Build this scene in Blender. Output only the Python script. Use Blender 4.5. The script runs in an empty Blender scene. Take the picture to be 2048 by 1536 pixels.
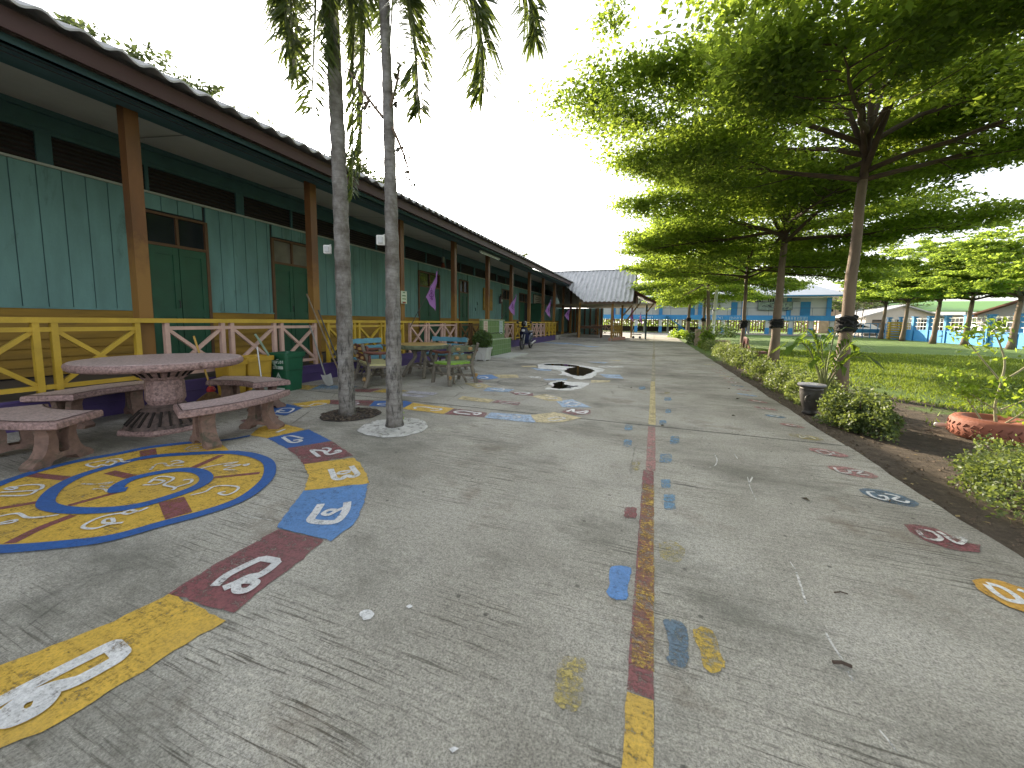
import bpy, bmesh, math, random
import numpy as np
from mathutils import Vector, Matrix
R_ = math.radians
C = bpy.context.scene.collection
S = bpy.context.scene
random.seed(5); NR = np.random.default_rng(7)

# ------------------------------------------------------------------ camera
# axes: +Y runs along the school building, +X to the lawn, z up; eye height 1.25 m
F, CX, CY, VPX, VPY, SL, EYE = 750., 1024., 713., 1308., 646., .013, 1.25
def _n(v): return v/np.linalg.norm(v)
_dY = _n(np.array([VPX-CX, CY-VPY, -F])); _up = _n(np.cross(_dY, np.array([1, -SL, 0])))
if _up[1] < 0: _up = -_up
_R = np.array([np.cross(_dY, _up), _dY, _up])
cam = bpy.data.cameras.new('camera'); camo = bpy.data.objects.new('camera', cam); C.objects.link(camo)
cam.sensor_fit = 'HORIZONTAL'; cam.sensor_width = 36; cam.lens = F/2048*36
cam.shift_x = 0; cam.shift_y = (CY-768)/2048
cam.clip_start = .05; cam.clip_end = 2000
M4 = Matrix([list(map(float, r))+[0] for r in _R]+[[0, 0, 0, 1]]); M4.translation = (0, 0, EYE)
camo.matrix_world = M4
S.camera = camo
def ray(px, py): return _R @ np.array([px-CX, CY-py, -F])
def G(px, py, z=0.):            # where a line of sight meets the height z
    d = ray(px, py); t = (z-EYE)/d[2]; return (float(d[0]*t), float(d[1]*t))
# ------------------------------------------------------------------ world, sun
SUN_EL, SUN_AZ = 18.7, -39.8    # azimuth from +Y towards +X
w = bpy.data.worlds.new('World'); S.world = w; w.use_nodes = True
nt = w.node_tree; nt.nodes.clear()
sky = nt.nodes.new('ShaderNodeTexSky'); sky.sky_type = 'NISHITA'; sky.sun_disc = False
sky.sun_elevation = R_(SUN_EL); sky.sun_rotation = R_(SUN_AZ)
sky.air_density = 1.0; sky.dust_density = 2.2; sky.ozone_density = 1.0
bg = nt.nodes.new('ShaderNodeBackground'); bg.inputs[1].default_value = .15
out = nt.nodes.new('ShaderNodeOutputWorld')
hs = nt.nodes.new('ShaderNodeHueSaturation'); hs.inputs['Saturation'].default_value = .30
nt.links.new(sky.outputs[0], hs.inputs['Color']); nt.links.new(hs.outputs[0], bg.inputs[0]); nt.links.new(bg.outputs[0], out.inputs[0])
sl = bpy.data.lights.new('sun', 'SUN'); sl.energy = 4.0; sl.angle = R_(.5); sl.color = (1, .86, .66)
so = bpy.data.objects.new('sun', sl); C.objects.link(so)
sd = Vector((math.sin(R_(SUN_AZ))*math.cos(R_(SUN_EL)), math.cos(R_(SUN_AZ))*math.cos(R_(SUN_EL)), math.sin(R_(SUN_EL))))
so.rotation_euler = sd.to_track_quat('Z', 'Y').to_euler()
S.view_settings.view_transform = 'Standard'; S.view_settings.look = 'None'
S.view_settings.exposure = 1.7; S.view_settings.gamma = 1; S.view_settings.use_curve_mapping = False
S.render.engine = 'CYCLES'
S.cycles.max_bounces = 8; S.cycles.transparent_max_bounces = 24

# ------------------------------------------------------------------ materials
MATS = {}
def new_mat(name):
    m = bpy.data.materials.new(name); m.use_nodes = True
    t = m.node_tree; b = t.nodes['Principled BSDF']; return m, t, b
def ramp(t, fac, stops):
    r = t.nodes.new('ShaderNodeValToRGB')
    e = r.color_ramp.elements
    while len(e) < len(stops): e.new(.5)
    for i, (p, c) in enumerate(stops):
        e[i].position = p; e[i].color = c if len(c) == 4 else (*c, 1)
    t.links.new(fac, r.inputs[0]); return r
def noise(t, vec, scale, detail=4, rough=.55, dist=0):
    n = t.nodes.new('ShaderNodeTexNoise'); n.inputs['Scale'].default_value = scale
    n.inputs['Detail'].default_value = detail; n.inputs['Roughness'].default_value = rough
    n.inputs['Distortion'].default_value = dist
    t.links.new(vec, n.inputs['Vector']); return n.outputs['Fac']
def mathn(t, op, a, b=None):
    n = t.nodes.new('ShaderNodeMath'); n.operation = op
    for i, v in enumerate((a, b)):
        if v is None: continue
        if isinstance(v, (int, float)): n.inputs[i].default_value = v
        else: t.links.new(v, n.inputs[i])
    return n.outputs[0]
def mix(t, fac, a, b, mode='MIX'):
    n = t.nodes.new('ShaderNodeMix'); n.data_type = 'RGBA'; n.blend_type = mode
    for s, v in ((0, fac), (6, a), (7, b)):
        if isinstance(v, (int, float)): n.inputs[s].default_value = v
        elif isinstance(v, tuple): n.inputs[s].default_value = (*v, 1) if len(v) == 3 else v
        else: t.links.new(v, n.inputs[s])
    return n.outputs[2]
def vecmap(t, vec, sc=(1, 1, 1), rot=(0, 0, 0)):
    n = t.nodes.new('ShaderNodeMapping'); n.inputs['Scale'].default_value = sc; n.inputs['Rotation'].default_value = rot
    t.links.new(vec, n.inputs['Vector']); return n.outputs[0]
def bump(t, b, h, strength=.3, dist=.01):
    n = t.nodes.new('ShaderNodeBump'); n.inputs['Strength'].default_value = strength; n.inputs['Distance'].default_value = dist
    t.links.new(h, n.inputs['Height']); t.links.new(n.outputs[0], b.inputs['Normal'])
def objv(t): return t.nodes.new('ShaderNodeTexCoord').outputs['Object']
def surf(name, col, rough=.6, amt=.25, scale=6, stretch=(1, 1, 1), dirt=None, bumps=0., metal=0., fine=60, dscale=2.):
    """a surface of one colour with uneven tone, optional dirt/wear patches and bump"""
    if name in MATS: return MATS[name]
    m, t, b = new_mat(name)
    v = vecmap(t, objv(t), stretch)
    n1 = noise(t, v, scale, 6, .6)
    lo = tuple(c*(1-amt) for c in col); hi = tuple(min(1, c*(1+amt)) for c in col)
    r = ramp(t, n1, [(.3, lo), (.7, hi)]); c = r.outputs[0]
    n2 = noise(t, v, fine, 3, .7)
    c = mix(t, mathn(t, 'MULTIPLY', n2, .35), c, tuple(x*.5 for x in col))
    if dirt:
        d = noise(t, v, dscale, 8, .7, .4)
        f = ramp(t, d, [(dirt[1], (0, 0, 0)), (min(1, dirt[1]+.12), (1, 1, 1))]).outputs[0]
        c = mix(t, f, c, dirt[0])
    t.links.new(c, b.inputs['Base Color'])
    rr = ramp(t, n1, [(.2, (rough*.85,)*3), (.8, (min(1, rough*1.15),)*3)])
    t.links.new(rr.outputs[0], b.inputs['Roughness']); b.inputs['Metallic'].default_value = metal
    if bumps: bump(t, b, n2, bumps, .01)
    MATS[name] = m; return m
def leafmat(name, c1, c2, tr=(.3, .42, .03), tmix=.45, gloss=.45):
    if name in MATS: return MATS[name]
    m, t, b = new_mat(name)
    g = t.nodes.new('ShaderNodeNewGeometry')
    n = noise(t, objv(t), .8, 2)
    c = ramp(t, g.outputs['Random Per Island'], [(0, c1), (.75, c2), (1, tuple(min(1, x*1.35) for x in c2))]).outputs[0]
    c = mix(t, mathn(t, 'MULTIPLY', n, .5), c, tuple(x*.8 for x in c1))
    t.links.new(c, b.inputs['Base Color']); b.inputs['Roughness'].default_value = gloss
    tl = t.nodes.new('ShaderNodeBsdfTranslucent')
    c3 = ramp(t, g.outputs['Random Per Island'], [(0, tuple(x*.6 for x in tr)), (1, tuple(min(1, x*1.25) for x in tr))]).outputs[0]
    t.links.new(c3, tl.inputs[0])
    ms = t.nodes.new('ShaderNodeMixShader'); ms.inputs[0].default_value = tmix
    t.links.new(b.outputs[0], ms.inputs[1]); t.links.new(tl.outputs[0], ms.inputs[2])
    t.links.new(ms.outputs[0], t.nodes['Material Output'].inputs[0])
    MATS[name] = m; return m
def paint(name, col, wear=.4, scale=5., rough=.6):
    """road paint worn through to the concrete underneath"""
    if name in MATS: return MATS[name]
    m, t, b = new_mat(name)
    v = objv(t)
    big = noise(t, v, scale, 3, .5); fine = noise(t, v, 70, 6, .75); st = noise(t, vecmap(t, v, (6, 90, 1), (0, 0, .12)), 1., 3, .6)
    mid = noise(t, v, 16, 5, .7)
    f = mathn(t, 'ADD', mathn(t, 'MULTIPLY', big, .16), mathn(t, 'ADD', mathn(t, 'MULTIPLY', fine, .42), mathn(t, 'ADD', mathn(t, 'MULTIPLY', st, .17), mathn(t, 'MULTIPLY', mid, .25))))
    lo = .5+(wear-.5)*.36
    a = ramp(t, f, [(max(0, lo-.06), (0, 0, 0)), (lo+.05, (1, 1, 1))]).outputs[0]
    c = ramp(t, mid, [(.25, tuple(x*.72 for x in col)), (.7, col), (.9, tuple(min(1, x*1.25+.02) for x in col))]).outputs[0]
    c = mix(t, ramp(t, fine, [(.55, (0, 0, 0)), (.8, (.35,)*3)]).outputs[0], c, (.22, .205, .17))
    c = mix(t, .75, c, ramp(t, noise(t, v, 85, 4, .8), [(.3, (.5,)*3), (.5, (1, 1, 1)), (.7, (1.3,)*3)]).outputs[0], 'MULTIPLY')
    c = mix(t, ramp(t, noise(t, v, 1.3, 5, .65), [(.45, (0, 0, 0)), (.75, (.55,)*3)]).outputs[0], c, tuple(x*.45+.06 for x in col))
    t.links.new(c, b.inputs['Base Color']); b.inputs['Roughness'].default_value = rough
    t.links.new(a, b.inputs['Alpha']); bump(t, b, mathn(t, 'ADD', fine, mathn(t, 'MULTIPLY', st, .6)), .6, .005)
    MATS[name] = m; return m

def concrete_mat():
    m, t, b = new_mat('concrete')
    v = objv(t)
    blot = noise(t, v, .55, 5, .6, .3); blot2 = noise(t, v, 2.6, 6, .65); sp = noise(t, v, 120, 5, .85); sp2 = noise(t, v, 40, 6, .8)
    wv = t.nodes.new('ShaderNodeVectorMath'); wv.operation = 'ADD'
    nz = t.nodes.new('ShaderNodeTexNoise'); nz.inputs['Scale'].default_value = .7; t.links.new(v, nz.inputs['Vector'])
    sc = t.nodes.new('ShaderNodeVectorMath'); sc.operation = 'SCALE'; sc.inputs[3].default_value = .10
    t.links.new(nz.outputs['Color'], sc.inputs[0]); t.links.new(v, wv.inputs[0]); t.links.new(sc.outputs[0], wv.inputs[1])
    st = noise(t, vecmap(t, wv.outputs[0], (2.6, 80, 1), (0, 0, R_(-4))), 1., 4, .7)
    stm = ramp(t, noise(t, v, .9, 3, .6), [(.44, (.08,)*3), (.58, (1, 1, 1))]).outputs[0]
    base = ramp(t, blot, [(.30, (.215, .198, .165)), (.5, (.36, .34, .295)), (.70, (.45, .43, .385))]).outputs[0]
    base = mix(t, .45, base, ramp(t, blot2, [(.2, (.55, .545, .52)), (.55, (1, 1, 1)), (.8, (1.15, 1.14, 1.1))]).outputs[0], 'MULTIPLY')
    base = mix(t, .85, base, ramp(t, sp, [(.34, (.22,)*3), (.49, (1, 1, 1)), (.66, (1.75,)*3)]).outputs[0], 'MULTIPLY')
    base = mix(t, .7, base, ramp(t, sp2, [(.33, (.45,)*3), (.5, (1, 1, 1)), (.68, (1.35,)*3)]).outputs[0], 'MULTIPLY')
    stc = ramp(t, st, [(.37, (.22, .205, .175)), (.46, (1, 1, 1)), (.62, (1.12, 1.12, 1.1))]).outputs[0]
    base = mix(t, mathn(t, 'MULTIPLY', stm, .9), base, mix(t, 1., base, stc, 'MULTIPLY'))
    vor = t.nodes.new('ShaderNodeTexVoronoi'); vor.inputs['Scale'].default_value = 5.5; t.links.new(v, vor.inputs['Vector'])
    pit = ramp(t, vor.outputs['Distance'], [(.045, (.25,)*3), (.075, (1, 1, 1))]).outputs[0]
    base = mix(t, .8, base, pit, 'MULTIPLY')
    # brown rusty drips and mossy darker patches
    rb = ramp(t, noise(t, v, 1.1, 6, .7), [(.56, (0, 0, 0)), (.70, (.7,)*3)]).outputs[0]
    base = mix(t, rb, base, (.15, .115, .08))
    mo = ramp(t, noise(t, vecmap(t, v, (.7, 1.3, 1)), .62, 8, .72), [(.50, (0, 0, 0)), (.66, (.80,)*3)]).outputs[0]
    base = mix(t, mo, base, (.10, .098, .078))
    # fine cracks
    vc = t.nodes.new('ShaderNodeTexVoronoi'); vc.feature = 'DISTANCE_TO_EDGE'; vc.inputs['Scale'].default_value = .55
    t.links.new(wv.outputs[0], vc.inputs['Vector'])
    wn = noise(t, v, 3.0, 5, .6)
    cr = ramp(t, mathn(t, 'ADD', vc.outputs['Distance'], mathn(t, 'MULTIPLY', mathn(t, 'SUBTRACT', wn, .5), .05)), [(.000, (.35,)*3), (.004, (1, 1, 1))]).outputs[0]
    base = mix(t, mathn(t, 'MULTIPLY', ramp(t, noise(t, v, .5, 2), [(.5, (0, 0, 0)), (.6, (1, 1, 1))]).outputs[0], .7), base, mix(t, 1., base, cr, 'MULTIPLY'))
    t.links.new(base, b.inputs['Base Color'])
    t.links.new(ramp(t, blot2, [(.3, (.72,)*3), (.7, (.92,)*3)]).outputs[0], b.inputs['Roughness'])
    h = mathn(t, 'ADD', mathn(t, 'MULTIPLY', sp2, .6), mathn(t, 'MULTIPLY', st, .5))
    bump(t, b, mathn(t, 'ADD', h, mathn(t, 'MULTIPLY', sp, .4)), .55, .006)
    MATS['concrete'] = m; return m
CONC = concrete_mat()

def ground_mat():
    m, t, b = new_mat('soil_and_lawn')
    v = objv(t)
    sx = t.nodes.new('ShaderNodeSeparateXYZ'); t.links.new(v, sx.inputs[0])
    soil = ramp(t, noise(t, v, 9, 7, .75), [(.3, (.045, .032, .02)), (.55, (.10, .074, .05)), (.75, (.17, .13, .09))]).outputs[0]
    soil = mix(t, ramp(t, noise(t, v, 45, 3, .8), [(.6, (0, 0, 0)), (.72, (.6,)*3)]).outputs[0], soil, (.26, .21, .14))
    gr = ramp(t, noise(t, vecmap(t, v, (1, 1, 1)), 22, 6, .8), [(.3, (.065, .12, .02)), (.55, (.13, .22, .04)), (.75, (.21, .30, .06))]).outputs[0]
    gr = mix(t, .55, gr, ramp(t, noise(t, v, .45, 4, .6), [(.3, (.6, .65, .6)), (.7, (1.25, 1.2, 1.0))]).outputs[0], 'MULTIPLY')
    gr = mix(t, .6, gr, ramp(t, noise(t, v, 2.6, 6, .75), [(.32, (.5, .52, .45)), (.5, (1, 1, 1)), (.7, (1.35, 1.25, .9))]).outputs[0], 'MULTIPLY')
    # grass takes over away from the pavement
    n = noise(t, v, .8, 5, .65)
    d = mathn(t, 'ADD', mathn(t, 'MULTIPLY', mathn(t, 'SUBTRACT', sx.outputs[0], 4.2), .22), mathn(t, 'MULTIPLY', mathn(t, 'SUBTRACT', n, .5), 2.0))
    yb = mathn(t, 'MULTIPLY', mathn(t, 'SUBTRACT', sx.outputs[1], 6.0), .07)
    d = mathn(t, 'ADD', d, yb)
    f = ramp(t, d, [(.1, (0, 0, 0)), (.35, (1, 1, 1))]).outputs[0]
    bare = ramp(t, noise(t, vecmap(t, v, (.25, .8, 1)), .6, 4, .6), [(.62, (0, 0, 0)), (.72, (.75,)*3)]).outputs[0]
    c = mix(t, f, soil, mix(t, bare, gr, soil))
    t.links.new(c, b.inputs['Base Color']); b.inputs['Roughness'].default_value = .95
    bump(t, b, noise(t, v, 18, 6, .8), 1., .04)
    return m
GROUND = ground_mat()

TEAL = surf('teal_boards', (.14, .275, .262), .6, .22, 3, (1, 1, .25), dirt=((.07, .13, .12), .57), fine=90)
TEALD = surf('dark_teal_paint', (.05, .115, .125), .6, .2, 3)
YELW = surf('yellow_boards', (.30, .17, .018), .6, .3, 3, (1, .3, 2), dirt=((.12, .06, .012), .6))
YELR = surf('yellow_rail_paint', (.52, .34, .035), .5, .18, 4, dirt=((.25, .16, .04), .68))
PINK = surf('pale_pink_paint', (.56, .37, .31), .55, .15, 5, dirt=((.3, .2, .16), .68))
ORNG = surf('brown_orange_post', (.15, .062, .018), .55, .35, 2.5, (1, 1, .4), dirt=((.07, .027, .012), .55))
def _ochre_lower():       # blends each post from brown to ochre towards the bottom, uneven edge
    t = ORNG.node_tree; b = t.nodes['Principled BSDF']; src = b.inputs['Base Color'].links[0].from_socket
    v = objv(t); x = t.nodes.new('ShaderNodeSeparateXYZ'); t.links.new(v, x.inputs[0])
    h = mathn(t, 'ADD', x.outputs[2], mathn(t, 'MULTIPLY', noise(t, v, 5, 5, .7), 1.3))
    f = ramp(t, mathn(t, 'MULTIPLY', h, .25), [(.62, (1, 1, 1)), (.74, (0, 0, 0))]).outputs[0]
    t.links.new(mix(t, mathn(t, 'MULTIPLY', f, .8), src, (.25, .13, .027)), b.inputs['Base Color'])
_ochre_lower()
DOORG = surf('green_door_paint', (.018, .085, .045), .5, .2, 3)
FRAMEB = surf('brown_door_frame', (.13, .065, .03), .6, .2, 6)
PURP = surf('purple_plinth_paint', (.07, .043, .155), .6, .25, 3, dirt=((.045, .03, .09), .6))
SOFF = surf('soffit_board', (.56, .54, .50), .8, .1, 1.2, dirt=((.25, .24, .22), .68))
FASC = surf('maroon_fascia', (.07, .033, .030), .6, .25, 2, (1, .3, 1))
FLOORC = surf('veranda_floor', (.10, .08, .07), .7, .2, 3)
ROOFM = surf('grey_fibre_cement_roof', (.50, .49, .48), .8, .2, 3, dirt=((.26, .25, .24), .6), fine=30)
DARKL = surf('dark_louvre', (.022, .018, .02), .6, .3, 8)
BRN = surf('brown_timber', (.10, .05, .025), .6, .35, 4, (1, 1, .3), dirt=((.05, .025, .014), .6))
GLASS = surf('dark_glass', (.02, .025, .028), .08, .1, 2)
WHITE = surf('white_paint', (.72, .72, .69), .6, .08, 3, dirt=((.45, .44, .4), .7))
PALEW = surf('pale_wall_paint', (.60, .60, .57), .7, .08, 1.5, dirt=((.42, .4, .36), .7))
BLUE = surf('sky_blue_paint', (.045, .27, .56), .55, .15, 2, dirt=((.06, .2, .36), .7))
STONE = surf('pink_terrazzo', (.33, .215, .20), .5, .65, 42, dirt=((.11, .06, .05), .56), bumps=.6, fine=110, dscale=12)
STONET = surf('pink_terrazzo_top', (.52, .40, .39), .42, .5, 50, dirt=((.22, .13, .12), .55), bumps=.4, fine=120, dscale=34)
STONED = surf('weathered_dark_base', (.13, .09, .08), .7, .4, 25, dirt=((.03, .024, .02), .5), bumps=.5, dscale=9)
STONEL = surf('weathered_pink_concrete', (.22, .135, .105), .75, .35, 14, dirt=((.09, .08, .055), .53), bumps=.6, dscale=7)
GROOVE = surf('groove_black', (.02, .014, .012), .8)
def palm_bark():
    m, t, b = new_mat('palm_bark'); v = objv(t)
    x = t.nodes.new('ShaderNodeSeparateXYZ'); t.links.new(v, x.inputs[0])
    z = mathn(t, 'ADD', x.outputs[2], mathn(t, 'MULTIPLY', noise(t, v, 5, 3), .07))
    ring = mathn(t, 'FRACT', mathn(t, 'MULTIPLY', z, 13.))
    rc = ramp(t, ring, [(0, (.45,)*3), (.07, (.6,)*3), (.16, (1, 1, 1)), (.9, (1.05,)*3), (1, (.7,)*3)]).outputs[0]
    c = ramp(t, noise(t, v, 7, 6, .7), [(.3, (.11, .095, .08)), (.5, (.22, .205, .19)), (.72, (.36, .35, .335))]).outputs[0]
    c = mix(t, .35, c, rc, 'MULTIPLY')
    cr = ramp(t, noise(t, vecmap(t, v, (16, 16, 3.5)), 1.6, 5, .7), [(.40, (.28,)*3), (.5, (1, 1, 1))]).outputs[0]
    low = ramp(t, mathn(t, 'MULTIPLY', x.outputs[2], .2), [(.16, (1, 1, 1)), (.42, (0, 0, 0))]).outputs[0]
    c = mix(t, mathn(t, 'MULTIPLY', low, .9), c, mix(t, 1., c, cr, 'MULTIPLY'))
    pt_ = ramp(t, noise(t, vecmap(t, v, (1, 1, .8)), 2.3, 5, .7), [(.50, (0, 0, 0)), (.62, (.8,)*3)]).outputs[0]
    c = mix(t, pt_, c, (.085, .07, .055))
    t.links.new(c, b.inputs['Base Color']); b.inputs['Roughness'].default_value = .85
    bump(t, b, mathn(t, 'ADD', mathn(t, 'MULTIPLY', noise(t, v, 26, 5, .8), .6), ring), .8, .012)
    return m
PBARK = palm_bark()
BARK = surf('pale_brown_bark', (.20, .145, .10), .85, .35, 5, (1, 1, .35), dirt=((.10, .075, .055), .55), bumps=.9, dscale=4)
BARKD = surf('dark_limb_bark', (.085, .055, .04), .85, .35, 6, bumps=.6)
BLACKN = surf('black_netting', (.012, .012, .012), .9, .4, 20, bumps=.8)
LOG = surf('grey_log_cement', (.19, .165, .13), .75, .45, 9, (1, 1, .4), dirt=((.06, .05, .04), .54), bumps=.7, dscale=8)
METAL = surf('galvanised_metal', (.45, .45, .45), .4, .15, 6, metal=.7)
BLK = surf('black_plastic', (.015, .015, .017), .4, .2, 8)
TERRA = surf('terracotta_tyre_paint', (.29, .095, .055), .7, .25, 5, dirt=((.17, .06, .035), .6), bumps=.4, fine=40)

LEAF = leafmat('terminalia_leaf', (.040, .082, .013), (.10, .175, .025), (.42, .55, .06), .54, .5)
LEAFF = leafmat('distant_tree_leaf', (.05, .09, .012), (.10, .17, .025), (.42, .56, .07), .54, .5)
LEAFB = leafmat('background_tree_leaf', (.05, .075, .025), (.09, .13, .04), (.2, .26, .06), .25)
PALML = leafmat('palm_leaflet', (.028, .05, .02), (.06, .09, .03), (.26, .34, .06), .28, .4)
HEDGE = leafmat('hedge_leaf', (.025, .055, .012), (.115, .155, .06), (.32, .40, .07), .32, .55)
HEDGEV = leafmat('variegated_hedge_leaf', (.05, .09, .022), (.17, .22, .08), (.38, .46, .10), .35, .55)
COCO = leafmat('young_palm_leaf', (.03, .075, .012), (.07, .13, .02), (.34, .48, .04), .4, .3)
SHRUB = leafmat('small_tree_leaf', (.04, .10, .012), (.12, .21, .03), (.45, .6, .05), .45, .35)
POTL = leafmat('pot_shrub_leaf', (.02, .05, .012), (.06, .11, .025), (.2, .3, .04), .3)
GRASSM = leafmat('grass_blade', (.05, .095, .014), (.15, .21, .03), (.35, .45, .04), .35, .7)
LITT = leafmat('dry_leaf', (.20, .13, .05), (.42, .33, .16), (.3, .2, .05), .2, .7)

# ------------------------------------------------------------------ mesh helpers
ORG = {}
class MB:
    def __init__(s): s.v = []; s.f = []
    def add(s, vs, fs):
        o = len(s.v); s.v += [tuple(map(float, p)) for p in vs]; s.f += [tuple(i+o for i in f) for f in fs]; return s
    def box(s, c, sz, rz=0., bev=0.):
        hx, hy, hz = sz[0]/2, sz[1]/2, sz[2]/2; ca, sa = math.cos(rz), math.sin(rz)
        def T(x, y, z): return (c[0]+x*ca-y*sa, c[1]+x*sa+y*ca, c[2]+z)
        if not bev:
            P = [T(x, y, z) for z in (-hz, hz) for x, y in ((-hx, -hy), (hx, -hy), (hx, hy), (-hx, hy))]
            return s.add(P, [(3, 2, 1, 0), (4, 5, 6, 7), (0, 1, 5, 4), (1, 2, 6, 5), (2, 3, 7, 6), (3, 0, 4, 7)])
        b = bev; P = []
        for z, k in ((-hz, b), (-hz+b, 0), (hz-b, 0), (hz, b)):
            for x, y in ((-hx+k+b, -hy+k), (hx-k-b, -hy+k), (hx-k, -hy+k+b), (hx-k, hy-k-b), (hx-k-b, hy-k), (-hx+k+b, hy-k), (-hx+k, hy-k-b), (-hx+k, -hy+k+b)): P.append(T(x, y, z))
        F_ = [tuple(range(7, -1, -1)), tuple(range(24, 32))]
        for l in range(3):
            for i in range(8): F_.append((l*8+i, l*8+(i+1) % 8, (l+1)*8+(i+1) % 8, (l+1)*8+i))
        return s.add(P, F_)
    def box2(s, a, b): return s.box([(a[i]+b[i])/2 for i in range(3)], [abs(b[i]-a[i]) for i in range(3)])
    def bar(s, p, q, w, h=None):
        h = h or w; p = Vector(p); q = Vector(q); d = (q-p).normalized()
        u = d.cross(Vector((0, 0, 1)))
        if u.length < 1e-3: u = Vector((1, 0, 0))
        u.normalize(); k = u.cross(d)
        P = [a+u*x*w/2+k*y*h/2 for a in (p, q) for x, y in ((-1, -1), (1, -1), (1, 1), (-1, 1))]
        return s.add(P, [(3, 2, 1, 0), (4, 5, 6, 7), (0, 1, 5, 4), (1, 2, 6, 5), (2, 3, 7, 6), (3, 0, 4, 7)])
    def tube(s, pts, rad, n=10, cap=True, wob=0.):
        pts = [Vector(p) for p in pts]
        if isinstance(rad, (int, float)): rad = [rad]*len(pts)
        P = []; up = Vector((0, 0, 1)); prev = None
        for i, p in enumerate(pts):
            d = (pts[min(i+1, len(pts)-1)]-pts[max(i-1, 0)])
            if d.length < 1e-9: d = Vector((0, 0, 1))
            d.normalize()
            if prev is None:
                u = d.cross(Vector((0, 0, 1)) if abs(d.z) < .9 else Vector((0, 1, 0))).normalized()
            else:
                u = prev-d*prev.dot(d)
                u = u.normalized() if u.length > 1e-6 else d.orthogonal().normalized()
            prev = u; k = d.cross(u)
            for j in range(n):
                a = 2*math.pi*j/n; r = rad[i]*(1+wob*(random.random()-.5))
                P.append(p+u*math.cos(a)*r+k*math.sin(a)*r)
        F_ = []
        for i in range(len(pts)-1):
            for j in range(n): F_.append((i*n+j, i*n+(j+1) % n, (i+1)*n+(j+1) % n, (i+1)*n+j))
        if cap: F_.append(tuple(range(n-1, -1, -1))); F_.append(tuple(range((len(pts)-1)*n, len(pts)*n)))
        return s.add(P, F_)
    def lathe(s, c, prof, n=24, wob=0, rot=0):
        P = []; F_ = []
        for r, z in prof:
            for j in range(n):
                a = 2*math.pi*j/n+rot; q = r*(1+wob*(random.random()-.5))
                P.append((c[0]+q*math.cos(a), c[1]+q*math.sin(a), c[2]+z))
        for i in range(len(prof)-1):
            for j in range(n): F_.append((i*n+j, i*n+(j+1) % n, (i+1)*n+(j+1) % n, (i+1)*n+j))
        F_.append(tuple(range(n-1, -1, -1))); F_.append(tuple(range((len(prof)-1)*n, len(prof)*n)))
        return s.add(P, F_)
    def prism(s, poly, z0, z1):
        n = len(poly); P = [(x, y, z0) for x, y in poly]+[(x, y, z1) for x, y in poly]
        F_ = [tuple(range(n-1, -1, -1)), tuple(range(n, 2*n))]
        for i in range(n): F_.append((i, (i+1) % n, n+(i+1) % n, n+i))
        return s.add(P, F_)
    def plate(s, poly3, nrm):       # polygon in 3-D given thickness along nrm
        n = len(poly3); k = Vector(nrm); P = [Vector(p)-k/2 for p in poly3]+[Vector(p)+k/2 for p in poly3]
        F_ = [tuple(range(n-1, -1, -1)), tuple(range(n, 2*n))]
        for i in range(n): F_.append((i, (i+1) % n, n+(i+1) % n, n+i))
        return s.add(P, F_)
    def sheet(s, poly, z):
        a = sum(poly[i][0]*poly[(i+1) % len(poly)][1]-poly[(i+1) % len(poly)][0]*poly[i][1] for i in range(len(poly)))
        if a < 0: poly = poly[::-1]
        return s.add([(x, y, z) for x, y in poly], [tuple(range(len(poly)))])
    def ribbon(s, pts, wd, z, closed=False):
        P = [Vector(p) for p in smooth(pts, closed)]; n = len(P); L = []
        for i in range(n):
            a = P[(i-1) % n] if closed or i else P[0]; b = P[(i+1) % n] if closed or i < n-1 else P[-1]
            d = (b-a)
            if d.length < 1e-9: d = Vector((1, 0))
            d.normalize(); k = Vector((-d.y, d.x))*(wd(i/(n-1)) if callable(wd) else wd)/2
            zi = z+i*2.5e-5; L += [(P[i].x+k.x, P[i].y+k.y, zi), (P[i].x-k.x, P[i].y-k.y, zi)]
        F_ = []
        for i in range(n if closed else n-1):
            j = (i+1) % n; F_.append((2*i, 2*i+1, 2*j+1, 2*j))
        return s.add(L, F_)
    def build(s, name, mat, parent=None, origin=(0, 0, 0), shade=False):
        o_ = ORG.get(parent.name, (0, 0, 0)) if parent else origin
        me = bpy.data.meshes.new(name); me.from_pydata([(x-o_[0], y-o_[1], z-o_[2]) for x, y, z in s.v], [], s.f); me.update()
        if shade: me.polygons.foreach_set('use_smooth', [True]*len(me.polygons))
        ob = bpy.data.objects.new(name, me); C.objects.link(ob); me.materials.append(mat)
        if parent: ob.parent = parent
        else: ob.location = o_
        ORG[ob.name] = tuple(o_); return ob
def smooth(pts, closed=False, k=5):
    P = [np.array(p, float) for p in pts]
    if len(P) < 3: return [tuple(p) for p in P]
    o = []; n = len(P)
    for i in range(n if closed else n-1):
        if closed: a, b, c, d = P[(i-1) % n], P[i], P[(i+1) % n], P[(i+2) % n]
        else: a, b, c, d = P[max(i-1, 0)], P[i], P[i+1], P[min(i+2, n-1)]
        for j in range(k):
            t = j/k; o.append(tuple(.5*(2*b+(c-a)*t+(2*a-5*b+4*c-d)*t*t+(3*b-a-3*c+d)*t**3)))
    if not closed: o.append(tuple(P[-1]))
    return o
def tag(o, label=None, cat=None, group=None, kind=None):
    if label: o['label'] = label
    if cat: o['category'] = cat
    if group: o['group'] = group
    if kind: o['kind'] = kind
    return o
def thing(name, label, cat, loc=(0, 0, 0), group=None, kind=None):
    o = bpy.data.objects.new(name, None); C.objects.link(o); o.location = loc; o.empty_display_size = .2
    ORG[o.name] = tuple(loc); return tag(o, label, cat, group, kind)
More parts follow.
